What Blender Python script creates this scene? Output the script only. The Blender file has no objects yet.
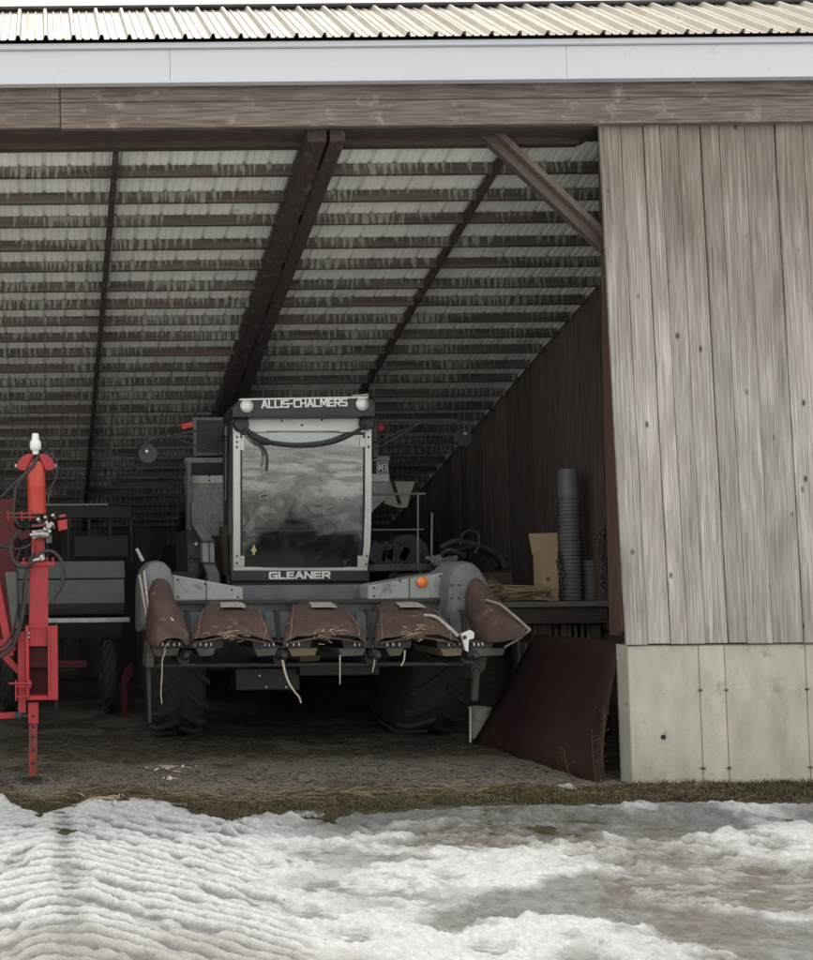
import bpy, math, random
import numpy as np
from mathutils import Vector, Matrix
random.seed(7)
R = math.radians
sc = bpy.context.scene
COL = sc.collection

# ------------------------------------------------------------------ camera
CX, CY, F = 45.0, 525.0, 1000.0          # principal point and focal length of the 813x960 photograph
TILT, ROLL = math.atan(.046), R(.55)
HC = 1.6
fwd = Vector((0, math.cos(TILT), math.sin(TILT)))
up0 = Vector((0, -math.sin(TILT), math.cos(TILT)))
rt0 = Vector((1, 0, 0))
rt = rt0*math.cos(ROLL) - up0*math.sin(ROLL)
up = rt0*math.sin(ROLL) + up0*math.cos(ROLL)
CAM = Vector((0, 0, HC))
cd = bpy.data.cameras.new('camera')
cam = bpy.data.objects.new('camera', cd)
COL.objects.link(cam)
m = Matrix((rt, up, -fwd)).transposed().to_4x4()
m.translation = CAM
cam.matrix_world = m
cd.sensor_width = 36; cd.lens = 36*F/960
cd.shift_x = (406.5-CX)/960; cd.shift_y = (CY-480)/960
cd.clip_start = .05; cd.clip_end = 2000
sc.camera = cam

def ray(px, py):
    return fwd + rt*((px-CX)/F) + up*(-(py-CY)/F)
def P(px, py, d):
    v = ray(px, py); return CAM + v*(d/v.y)
def G(px, py, z=0.0):
    v = ray(px, py); return CAM + v*((z-HC)/v.z)

# ------------------------------------------------------------------ materials
def nd(nt, t, **k):
    n = nt.nodes.new(t)
    for a, b in k.items(): setattr(n, a, b)
    return n
def c4(c): return (c[0], c[1], c[2], 1)

def pm(name, c1, c2=None, scale=4, stretch=(1,1,1), rough=.6, metal=0, bump=0, bscale=None, detail=6,
       spots=None, island=0, spec=.4, coat=0, grime=None, rvar=0, lo=.3, hi=.7):
    """two-tone noise material; spots=(colour, scale, threshold, stretch), grime=(colour, amount, scale)"""
    mt = bpy.data.materials.new(name); mt.use_nodes = True
    nt = mt.node_tree; b = nt.nodes['Principled BSDF']; L = nt.links.new
    tc = nd(nt, 'ShaderNodeTexCoord'); mp = nd(nt, 'ShaderNodeMapping')
    mp.inputs['Scale'].default_value = stretch
    L(tc.outputs['Object'], mp.inputs['Vector'])
    nz = nd(nt, 'ShaderNodeTexNoise'); nz.inputs['Scale'].default_value = scale; nz.inputs['Detail'].default_value = detail
    nz.inputs['Roughness'].default_value = .6
    L(mp.outputs[0], nz.inputs['Vector'])
    if c2 is None: c2 = tuple(x*.75 for x in c1)
    rp = nd(nt, 'ShaderNodeValToRGB')
    rp.color_ramp.elements[0].position = lo; rp.color_ramp.elements[0].color = c4(c1)
    rp.color_ramp.elements[1].position = hi; rp.color_ramp.elements[1].color = c4(c2)
    L(nz.outputs['Fac'], rp.inputs[0])
    col = rp.outputs[0]
    def mixto(col, c, fac):
        mx = nd(nt, 'ShaderNodeMix', data_type='RGBA'); mx.inputs['B'].default_value = c4(c)
        L(col, mx.inputs['A']); L(fac, mx.inputs['Factor']); return mx.outputs['Result']
    for g in ([grime] if grime else []):
        n2 = nd(nt, 'ShaderNodeTexNoise'); n2.inputs['Scale'].default_value = g[2]; n2.inputs['Detail'].default_value = 8
        n2.inputs['Roughness'].default_value = .7
        L(tc.outputs['Object'], n2.inputs['Vector'])
        mr = nd(nt, 'ShaderNodeMapRange'); mr.inputs['From Min'].default_value = .62-g[1]*.4; mr.inputs['From Max'].default_value = .75-g[1]*.3
        L(n2.outputs['Fac'], mr.inputs['Value'])
        col = mixto(col, g[0], mr.outputs[0])
    for s in (spots or []):
        m2 = nd(nt, 'ShaderNodeMapping'); m2.inputs['Scale'].default_value = s[3] if len(s) > 3 else (1,1,1)
        L(tc.outputs['Object'], m2.inputs['Vector'])
        v = nd(nt, 'ShaderNodeTexVoronoi'); v.inputs['Scale'].default_value = s[1]
        L(m2.outputs[0], v.inputs['Vector'])
        mr = nd(nt, 'ShaderNodeMapRange'); mr.inputs['From Min'].default_value = s[2]; mr.inputs['From Max'].default_value = s[2]*.5
        L(v.outputs['Distance'], mr.inputs['Value'])
        col = mixto(col, s[0], mr.outputs[0])
    if island:
        ge = nd(nt, 'ShaderNodeNewGeometry'); hs = nd(nt, 'ShaderNodeHueSaturation')
        mr = nd(nt, 'ShaderNodeMapRange'); mr.inputs['To Min'].default_value = 1-island; mr.inputs['To Max'].default_value = 1+island
        L(ge.outputs['Random Per Island'], mr.inputs['Value']); L(mr.outputs[0], hs.inputs['Value']); L(col, hs.inputs['Color'])
        col = hs.outputs[0]
    L(col, b.inputs['Base Color'])
    b.inputs['Roughness'].default_value = rough; b.inputs['Metallic'].default_value = metal
    b.inputs['Specular IOR Level'].default_value = spec
    if coat: b.inputs['Coat Weight'].default_value = coat; b.inputs['Coat Roughness'].default_value = .2
    if rvar:
        mr = nd(nt, 'ShaderNodeMapRange'); mr.inputs['To Min'].default_value = rough-rvar; mr.inputs['To Max'].default_value = rough+rvar
        L(nz.outputs['Fac'], mr.inputs['Value']); L(mr.outputs[0], b.inputs['Roughness'])
    if bump:
        bp = nd(nt, 'ShaderNodeBump'); bp.inputs['Strength'].default_value = bump; bp.inputs['Distance'].default_value = .01
        src = nz
        if bscale:
            src = nd(nt, 'ShaderNodeTexNoise'); src.inputs['Scale'].default_value = bscale; src.inputs['Detail'].default_value = 6
            L(mp.outputs[0], src.inputs['Vector'])
        L(src.outputs['Fac'], bp.inputs['Height']); L(bp.outputs[0], b.inputs['Normal'])
    return mt

M = {}
M['header'] = pm('weathered header boards', (.235,.195,.168), (.075,.06,.052), 6, (.55,14,16), .85, bump=.5, island=.14, grime=((.30,.26,.235),.14,5), lo=.32, hi=.66)
M['darkwood'] = pm('old dark brown wood', (.10,.075,.062), (.045,.035,.03), 5, (1,10,10), .85, bump=.4, island=.15)
M['rafterwood'] = pm('dark rafter wood', (.075,.054,.047), (.032,.024,.022), 5, (12,1,8), .85, bump=.4, island=.25, grime=((.16,.14,.13),.12,9))
M['post'] = pm('rust brown post wood', (.13,.075,.055), (.06,.04,.034), 5, (12,12,.7), .85, bump=.5, island=.2)
M['brace'] = pm('weathered brace wood', (.13,.105,.095), (.085,.068,.06), 6, (5,5,5), .85, bump=.4, island=.2)
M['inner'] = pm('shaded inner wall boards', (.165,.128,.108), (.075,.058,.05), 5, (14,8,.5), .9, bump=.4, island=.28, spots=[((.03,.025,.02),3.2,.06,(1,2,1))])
M['back'] = pm('dark back wall boards', (.065,.059,.055), (.03,.027,.026), 5, (14,8,.5), .9, bump=.3, island=.3)  # very dark brown-black base tones
M['fascia'] = pm('painted pale blue metal trim', (.60,.625,.665), (.56,.585,.63), 1.5, (.4,1,1), .38, spec=.5, grime=((.50,.50,.47),.06,7))
M['tinroof'] = pm('cream ribbed roof metal', (.50,.475,.42), (.37,.345,.295), 3, (1,1,1), .5, bump=.05, grime=((.40,.33,.23),.28,5), spec=.5)
M['tin'] = pm('dull zinc roof underside', (.82,.82,.79), (.66,.66,.63), 2.5, (1.5,.5,1), .5, metal=.0, grime=((.45,.44,.42),.08,5))
M['concrete'] = pm('cast concrete', (.56,.54,.465), (.40,.385,.325), 3.2, (2.2,1,.9), .9, bump=.5, bscale=40, grime=((.30,.285,.24),.14,5), spots=[((.16,.14,.11),7,.045)], island=.06, detail=9)
M['sheet'] = pm('rusted sheet steel', (.050,.027,.022), (.032,.019,.017), 3, (1,1,.6), .7, bump=.12, bscale=30, grime=((.065,.04,.033),.08,7), spec=.2)
M['galv'] = pm('spangled galvanised steel', (.50,.53,.54), (.27,.295,.30), 26, (1,1,1), .45, metal=.35, detail=3, bump=.05, grime=((.16,.16,.15),.12,4))
M['blackpaint'] = pm('faded black paint', (.022,.022,.024), (.042,.041,.042), 7, rough=.42, bump=.04, grime=((.09,.085,.08),.06,9))
M['dkgrey'] = pm('dark grey metal', (.055,.058,.06), (.03,.031,.032), 6, rough=.55, grime=((.10,.085,.07),.14,8))
M['grey'] = pm('mid grey implement paint', (.19,.20,.205), (.125,.133,.137), 4, rough=.55, bump=.1, grime=((.095,.075,.06),.20,5), spec=.4)
M['ltgrey'] = pm('pale grey implement paint', (.34,.36,.355), (.26,.275,.27), 4, rough=.45, bump=.1, grime=((.14,.11,.085),.22,5))
M['bluegrey'] = pm('blue grey deck metal', (.12,.135,.15), (.075,.084,.093), 6, rough=.45, metal=.2, grime=((.09,.06,.045),.14,9))
M['rust'] = pm('rusty hood paint', (.115,.072,.058), (.055,.038,.032), 6, rough=.62, bump=.3, grime=((.20,.165,.14),.12,7), spots=[((.035,.028,.024),9,.10,(1,.5,1)),((.24,.17,.145),17,.05,(1,.3,1))], spec=.4)
M['tray'] = pm('muddy tray steel', (.12,.105,.09), (.06,.052,.045), 9, rough=.65, grime=((.22,.19,.15),.12,14))
M['scuff'] = pm('scuffed rust edge', (.24,.17,.145), (.11,.07,.055), 14, rough=.6, bump=.2)
M['shade'] = pm('shade black metal', (.012,.012,.013), (.02,.02,.02), 7, rough=.6)  # deep shade of the bay put into the colour as near black
M['worn'] = pm('worn silver patch', (.50,.49,.45), (.30,.25,.22), 25, rough=.5, bump=.1)
M['whitepaint'] = pm('white frame paint', (.76,.77,.74), (.66,.67,.64), 5, rough=.4, grime=((.38,.34,.28),.06,12))
M['cream'] = pm('dirty cream paint', (.55,.52,.44), (.42,.40,.34), 6, rough=.6, spots=[((.05,.045,.04),14,.10)])
M['rubber'] = pm('tractor tyre rubber', (.03,.03,.032), (.05,.048,.046), 8, rough=.8, bump=.1, grime=((.055,.045,.036),.10,5))
M['hose'] = pm('black hydraulic hose', (.02,.021,.022), (.035,.035,.036), 12, rough=.4)
M['steel'] = pm('bright steel', (.55,.55,.54), (.35,.35,.34), 14, rough=.3, metal=.8)
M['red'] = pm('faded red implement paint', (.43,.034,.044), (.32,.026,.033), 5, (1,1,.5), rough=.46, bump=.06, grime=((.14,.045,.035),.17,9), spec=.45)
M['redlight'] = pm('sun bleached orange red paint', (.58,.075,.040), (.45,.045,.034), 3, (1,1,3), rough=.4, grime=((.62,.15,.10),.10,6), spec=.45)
M['reddark'] = pm('red paint in shade', (.10,.009,.013), (.06,.007,.010), 4, rough=.6)  # darker copy of the red, shade put into the colour
M['redrust'] = pm('red paint worn to rust', (.36,.05,.045), (.10,.045,.035), 12, (1,1,.5), rough=.65, bump=.1)
M['whiteplastic'] = pm('white plastic', (.85,.85,.84), (.80,.80,.79), 4, rough=.35)
M['card'] = pm('brown cardboard', (.50,.375,.235), (.44,.325,.20), 3, (1,1,5), rough=.85, bump=.06)
M['pipe'] = pm('grey corrugated plastic', (.165,.172,.175), (.11,.116,.12), 8, rough=.5, grime=((.17,.16,.145),.10,9))
M['chain'] = pm('dark iron chain', (.06,.055,.06), (.11,.10,.105), 30, rough=.45, metal=.6)
M['bench'] = pm('grey bench plank', (.24,.23,.205), (.12,.11,.095), 5, (1.0,12,12), .85, bump=.4, island=.15)
M['stick'] = pm('pale dry stick', (.36,.285,.185), (.20,.155,.105), 6, rough=.85, island=.35)
M['slat'] = pm('pale weathered slat', (.17,.15,.115), (.085,.07,.056), 8, (6,6,1), rough=.9, island=.45)
M['straw'] = pm('dry corn leaf', (.52,.43,.28), (.34,.27,.165), 20, rough=.85, island=.35)
M['husk'] = pm('pale husk', (.62,.56,.44), (.44,.39,.29), 20, rough=.85, island=.25)
M['orange'] = pm('orange reflector', (.95,.22,.02), (.85,.16,.015), 40, rough=.25, spec=.6)
M['redlens'] = pm('red lens', (.40,.03,.025), (.30,.02,.02), 20, rough=.3)
M['lens'] = pm('clear lamp lens', (.80,.80,.76), (.62,.62,.58), 30, rough=.2, metal=.2, spec=.7)
M['seat'] = pm('dark seat vinyl', (.035,.033,.032), (.055,.05,.047), 9, rough=.55)
M['cabbrown'] = pm('brown cab lining', (.20,.165,.10), (.14,.115,.07), 5, rough=.7)
M['cabgrey'] = pm('grey cab lining', (.30,.31,.29), (.22,.23,.21), 6, rough=.7)
M['letters'] = pm('white decal', (.82,.82,.80), (.74,.74,.72), 25, rough=.45)
M['goldtag'] = pm('yellow sticker', (.50,.45,.17), (.42,.38,.14), 20, rough=.5)
M['stone'] = pm('pale field stone', (.42,.40,.36), (.28,.265,.235), 14, rough=.85, bump=.2)
M['graypan'] = pm('grey hopper panel', (.15,.158,.15), (.115,.12,.115), 3, rough=.5, grime=((.10,.095,.08),.10,5))
M['hill'] = pm('distant winter woods', (.035,.034,.03), (.06,.057,.05), .15, rough=.95)
M['pebble'] = pm('gravel stone', (.13,.12,.105), (.075,.068,.058), 30, rough=.85, island=.5)
M['grass'] = pm('damp winter grass', (.115,.098,.045), (.06,.052,.026), 6, rough=.85, island=.5)
M['weed'] = pm('dry red weed stem', (.085,.05,.04), (.06,.04,.033), 9, rough=.85, island=.3)

def siding_mat():
    mt = bpy.data.materials.new('weathered barn boards'); mt.use_nodes = True
    nt = mt.node_tree; b = nt.nodes['Principled BSDF']; L = nt.links.new
    tc = nd(nt, 'ShaderNodeTexCoord'); ge = nd(nt, 'ShaderNodeNewGeometry')
    # shift the grain per board
    cx = nd(nt, 'ShaderNodeCombineXYZ'); mu = nd(nt, 'ShaderNodeMath', operation='MULTIPLY'); mu.inputs[1].default_value = 37
    L(ge.outputs['Random Per Island'], mu.inputs[0]); L(mu.outputs[0], cx.inputs['Z']); L(mu.outputs[0], cx.inputs['Y'])
    ad = nd(nt, 'ShaderNodeVectorMath', operation='ADD'); L(tc.outputs['Object'], ad.inputs[0]); L(cx.outputs[0], ad.inputs[1])
    def noise(scale, st, detail=7, dist=0):
        mp = nd(nt, 'ShaderNodeMapping'); mp.inputs['Scale'].default_value = st; L(ad.outputs[0], mp.inputs['Vector'])
        n = nd(nt, 'ShaderNodeTexNoise'); n.inputs['Scale'].default_value = scale; n.inputs['Detail'].default_value = detail
        n.inputs['Roughness'].default_value = .65; n.inputs['Distortion'].default_value = dist
        L(mp.outputs[0], n.inputs['Vector']); return n
    grain = noise(5, (26,1,.40), 9, .5)
    blot = noise(2.2, (2.5,1,.55), 5)
    rg = nd(nt, 'ShaderNodeValToRGB'); e = rg.color_ramp.elements
    e[0].position = .28; e[0].color = (.175,.170,.165,1); e[1].position = .70; e[1].color = (.64,.615,.58,1)
    k = e.new(.5); k.color = (.39,.368,.342,1)
    L(grain.outputs['Fac'], rg.inputs[0])
    rb = nd(nt, 'ShaderNodeValToRGB'); e = rb.color_ramp.elements
    e[0].position = .28; e[0].color = (.105,.09,.076,1); e[1].position = .72; e[1].color = (.43,.385,.335,1)
    k = e.new(.5); k.color = (.235,.205,.176,1)
    L(grain.outputs['Fac'], rb.inputs[0])
    # the grey of the weather stops at a ragged line high on the boards
    sx = nd(nt, 'ShaderNodeSeparateXYZ'); L(tc.outputs['Object'], sx.inputs[0])
    n3 = noise(1.6, (5,1,.4), 4)
    a1 = nd(nt, 'ShaderNodeMath', operation='MULTIPLY_ADD'); a1.inputs[1].default_value = 2.4; L(n3.outputs['Fac'], a1.inputs[0]); L(sx.outputs['Z'], a1.inputs[2])
    mr = nd(nt, 'ShaderNodeMapRange'); mr.inputs['From Min'].default_value = 4.25; mr.inputs['From Max'].default_value = 5.75
    L(a1.outputs[0], mr.inputs['Value'])
    mx = nd(nt, 'ShaderNodeMix', data_type='RGBA'); L(mr.outputs[0], mx.inputs['Factor']); L(rg.outputs[0], mx.inputs['A']); L(rb.outputs[0], mx.inputs['B'])
    col = mx.outputs['Result']
    m2 = nd(nt, 'ShaderNodeMix', data_type='RGBA', blend_type='MULTIPLY'); m2.inputs['Factor'].default_value = 1
    r2 = nd(nt, 'ShaderNodeValToRGB'); e = r2.color_ramp.elements; e[0].position = .35; e[0].color = (.80,.79,.79,1); e[1].position = .65; e[1].color = (1.12,1.12,1.14,1)
    L(blot.outputs['Fac'], r2.inputs[0]); L(col, m2.inputs['A']); L(r2.outputs[0], m2.inputs['B']); col = m2.outputs['Result']
    # knots
    mp = nd(nt, 'ShaderNodeMapping'); mp.inputs['Scale'].default_value = (5.5,.2,3.0); L(ad.outputs[0], mp.inputs['Vector'])
    vo = nd(nt, 'ShaderNodeTexVoronoi'); vo.inputs['Scale'].default_value = 1; L(mp.outputs[0], vo.inputs['Vector'])
    kr = nd(nt, 'ShaderNodeMapRange'); kr.inputs['From Min'].default_value = .11; kr.inputs['From Max'].default_value = .04; L(vo.outputs['Distance'], kr.inputs['Value'])
    sp = nd(nt, 'ShaderNodeSeparateXYZ'); L(vo.outputs['Color'], sp.inputs[0])
    gt = nd(nt, 'ShaderNodeMath', operation='GREATER_THAN'); gt.inputs[1].default_value = .2; L(sp.outputs['X'], gt.inputs[0])
    km = nd(nt, 'ShaderNodeMath', operation='MULTIPLY'); L(kr.outputs[0], km.inputs[0]); L(gt.outputs[0], km.inputs[1])
    m3 = nd(nt, 'ShaderNodeMix', data_type='RGBA'); m3.inputs['B'].default_value = (.075,.06,.05,1); L(km.outputs[0], m3.inputs['Factor']); L(col, m3.inputs['A']); col = m3.outputs['Result']
    hs = nd(nt, 'ShaderNodeHueSaturation'); m4 = nd(nt, 'ShaderNodeMapRange'); m4.inputs['To Min'].default_value = .80; m4.inputs['To Max'].default_value = 1.14
    L(ge.outputs['Random Per Island'], m4.inputs['Value']); L(m4.outputs[0], hs.inputs['Value']); L(col, hs.inputs['Color'])
    L(hs.outputs[0], b.inputs['Base Color']); b.inputs['Roughness'].default_value = .9; b.inputs['Specular IOR Level'].default_value = .2
    bp = nd(nt, 'ShaderNodeBump'); bp.inputs['Strength'].default_value = .5; bp.inputs['Distance'].default_value = .008
    L(grain.outputs['Fac'], bp.inputs['Height']); L(bp.outputs[0], b.inputs['Normal'])
    return mt
M['siding'] = siding_mat()

def purlin_mat():
    """dark purlin wood whose upper half is streaked: pale vertical bands between dark ones"""
    mt = bpy.data.materials.new('pale and dark banded purlin wood'); mt.use_nodes = True
    nt = mt.node_tree; b = nt.nodes['Principled BSDF']; L = nt.links.new
    tc = nd(nt, 'ShaderNodeTexCoord'); oi = nd(nt, 'ShaderNodeObjectInfo')
    mu = nd(nt, 'ShaderNodeMath', operation='MULTIPLY'); mu.inputs[1].default_value = 91; L(oi.outputs['Random'], mu.inputs[0])
    cx = nd(nt, 'ShaderNodeCombineXYZ'); L(mu.outputs[0], cx.inputs['X'])
    ad = nd(nt, 'ShaderNodeVectorMath', operation='ADD'); L(tc.outputs['Object'], ad.inputs[0]); L(cx.outputs[0], ad.inputs[1])
    def noise(st, scale, detail=3):
        mp = nd(nt, 'ShaderNodeMapping'); mp.inputs['Scale'].default_value = st; L(ad.outputs[0], mp.inputs['Vector'])
        n = nd(nt, 'ShaderNodeTexNoise'); n.inputs['Scale'].default_value = scale; n.inputs['Detail'].default_value = detail
        L(mp.outputs[0], n.inputs['Vector']); return n
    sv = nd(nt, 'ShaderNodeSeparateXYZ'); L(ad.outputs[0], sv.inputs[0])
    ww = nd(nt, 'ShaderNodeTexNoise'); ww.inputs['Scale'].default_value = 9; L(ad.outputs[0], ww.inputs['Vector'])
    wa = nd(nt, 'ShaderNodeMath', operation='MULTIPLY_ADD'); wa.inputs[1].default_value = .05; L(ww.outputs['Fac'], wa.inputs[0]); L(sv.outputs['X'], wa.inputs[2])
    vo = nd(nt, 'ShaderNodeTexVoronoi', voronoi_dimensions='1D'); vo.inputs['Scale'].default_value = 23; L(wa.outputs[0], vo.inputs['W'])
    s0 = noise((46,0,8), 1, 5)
    # dark columns at each cell point, pale streaks between them
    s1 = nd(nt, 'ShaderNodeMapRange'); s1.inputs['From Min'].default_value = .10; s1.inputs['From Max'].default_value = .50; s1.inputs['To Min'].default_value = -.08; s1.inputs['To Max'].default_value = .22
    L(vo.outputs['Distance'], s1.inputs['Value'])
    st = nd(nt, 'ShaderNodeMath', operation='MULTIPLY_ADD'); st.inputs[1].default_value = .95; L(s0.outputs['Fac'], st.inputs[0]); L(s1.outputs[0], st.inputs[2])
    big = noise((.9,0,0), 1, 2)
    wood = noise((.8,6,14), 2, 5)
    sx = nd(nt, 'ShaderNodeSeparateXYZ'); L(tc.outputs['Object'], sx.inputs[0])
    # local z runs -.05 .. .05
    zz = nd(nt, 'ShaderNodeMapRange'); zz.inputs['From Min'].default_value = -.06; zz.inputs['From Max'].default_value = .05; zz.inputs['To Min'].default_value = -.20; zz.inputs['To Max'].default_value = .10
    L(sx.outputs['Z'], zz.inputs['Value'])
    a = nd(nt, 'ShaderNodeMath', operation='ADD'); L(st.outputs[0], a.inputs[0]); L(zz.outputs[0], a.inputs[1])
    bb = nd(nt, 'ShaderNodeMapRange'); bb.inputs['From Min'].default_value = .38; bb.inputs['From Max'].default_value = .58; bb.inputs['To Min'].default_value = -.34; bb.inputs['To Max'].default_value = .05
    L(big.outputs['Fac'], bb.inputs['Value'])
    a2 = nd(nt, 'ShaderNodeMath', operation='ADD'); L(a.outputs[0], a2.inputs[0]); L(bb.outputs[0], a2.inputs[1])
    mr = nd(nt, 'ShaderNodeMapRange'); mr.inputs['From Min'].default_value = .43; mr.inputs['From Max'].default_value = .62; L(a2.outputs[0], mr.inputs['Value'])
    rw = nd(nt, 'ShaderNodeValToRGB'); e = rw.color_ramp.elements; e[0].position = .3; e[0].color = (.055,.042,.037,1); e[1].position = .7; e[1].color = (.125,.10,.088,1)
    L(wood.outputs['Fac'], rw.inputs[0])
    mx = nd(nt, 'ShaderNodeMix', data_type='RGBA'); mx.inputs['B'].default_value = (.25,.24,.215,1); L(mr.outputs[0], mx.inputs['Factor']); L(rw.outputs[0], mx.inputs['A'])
    L(mx.outputs['Result'], b.inputs['Base Color']); b.inputs['Roughness'].default_value = .85
    return mt
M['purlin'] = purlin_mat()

def glass_mat():
    mt = bpy.data.materials.new('cab glass with dust and painted reflection'); mt.use_nodes = True
    nt = mt.node_tree; L = nt.links.new; nt.nodes.clear()
    out = nd(nt, 'ShaderNodeOutputMaterial')
    tr = nd(nt, 'ShaderNodeBsdfTransparent'); tr.inputs[0].default_value = (.62,.68,.64,1)
    gl = nd(nt, 'ShaderNodeBsdfGlossy'); gl.inputs['Roughness'].default_value = .03; gl.inputs[0].default_value = (.85,.95,.90,1)
    df = nd(nt, 'ShaderNodeBsdfDiffuse'); df.inputs[0].default_value = (.50,.54,.50,1)
    fr = nd(nt, 'ShaderNodeFresnel'); fr.inputs['IOR'].default_value = 3.4
    m1 = nd(nt, 'ShaderNodeMixShader'); L(fr.outputs[0], m1.inputs[0]); L(tr.outputs[0], m1.inputs[1]); L(gl.outputs[0], m1.inputs[2])
    tc = nd(nt, 'ShaderNodeTexCoord'); nz = nd(nt, 'ShaderNodeTexNoise'); nz.inputs['Scale'].default_value = 1; nz.inputs['Detail'].default_value = 9; nz.inputs['Roughness'].default_value = .6; nz.inputs['Distortion'].default_value = 1.4
    c_ = P(303, 592, 9.6) - Vector((2.5, 10.5, 0))
    sb_ = nd(nt, 'ShaderNodeVectorMath', operation='SUBTRACT'); sb_.inputs[1].default_value = c_; L(tc.outputs['Object'], sb_.inputs[0])
    ml = nd(nt, 'ShaderNodeVectorMath', operation='MULTIPLY'); ml.inputs[1].default_value = (1,0,1); L(sb_.outputs[0], ml.inputs[0])
    ln = nd(nt, 'ShaderNodeVectorMath', operation='LENGTH'); L(ml.outputs[0], ln.inputs[0])
    sxx = nd(nt, 'ShaderNodeSeparateXYZ'); L(ml.outputs[0], sxx.inputs[0])
    at = nd(nt, 'ShaderNodeMath', operation='ARCTAN2'); L(sxx.outputs['X'], at.inputs[0]); L(sxx.outputs['Z'], at.inputs[1])
    m10 = nd(nt, 'ShaderNodeMath', operation='MULTIPLY'); m10.inputs[1].default_value = 6; L(ln.outputs['Value'], m10.inputs[0])
    m11 = nd(nt, 'ShaderNodeMath', operation='MULTIPLY'); m11.inputs[1].default_value = 3.2; L(at.outputs[0], m11.inputs[0])
    cb_ = nd(nt, 'ShaderNodeCombineXYZ'); L(m10.outputs[0], cb_.inputs['X']); L(m11.outputs[0], cb_.inputs['Y']); L(cb_.outputs[0], nz.inputs['Vector'])
    mr = nd(nt, 'ShaderNodeMapRange'); mr.inputs['From Min'].default_value = .42; mr.inputs['From Max'].default_value = .70; mr.inputs['To Min'].default_value = .14; mr.inputs['To Max'].default_value = .50
    L(nz.outputs['Fac'], mr.inputs['Value'])
    # dust film plus painted snow reflection, ending at a ragged arch low on the pane
    n9 = nd(nt, 'ShaderNodeTexNoise'); n9.inputs['Scale'].default_value = 4; n9.inputs['Detail'].default_value = 6; L(tc.outputs['Object'], n9.inputs['Vector'])
    a9 = nd(nt, 'ShaderNodeMath', operation='MULTIPLY_ADD'); a9.inputs[1].default_value = .30; L(n9.outputs['Fac'], a9.inputs[0]); L(ln.outputs['Value'], a9.inputs[2])
    m9 = nd(nt, 'ShaderNodeMapRange'); m9.inputs['From Min'].default_value = .80; m9.inputs['From Max'].default_value = .94; m9.inputs['To Min'].default_value = .16; L(a9.outputs[0], m9.inputs['Value'])
    f9 = nd(nt, 'ShaderNodeMath', operation='MULTIPLY'); L(mr.outputs[0], f9.inputs[0]); L(m9.outputs[0], f9.inputs[1])
    bp = nd(nt, 'ShaderNodeBump'); bp.inputs['Strength'].default_value = .08; bp.inputs['Distance'].default_value = .03
    n2 = nd(nt, 'ShaderNodeTexNoise'); n2.inputs['Scale'].default_value = 2.0; n2.inputs['Detail'].default_value = 2; L(tc.outputs['Object'], n2.inputs['Vector'])
    L(n2.outputs['Fac'], bp.inputs['Height']); L(bp.outputs[0], gl.inputs['Normal'])
    m2 = nd(nt, 'ShaderNodeMixShader'); L(f9.outputs[0], m2.inputs[0]); L(m1.outputs[0], m2.inputs[1]); L(df.outputs[0], m2.inputs[2])
    L(m2.outputs[0], out.inputs[0])
    return mt
M['glass'] = glass_mat()

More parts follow.
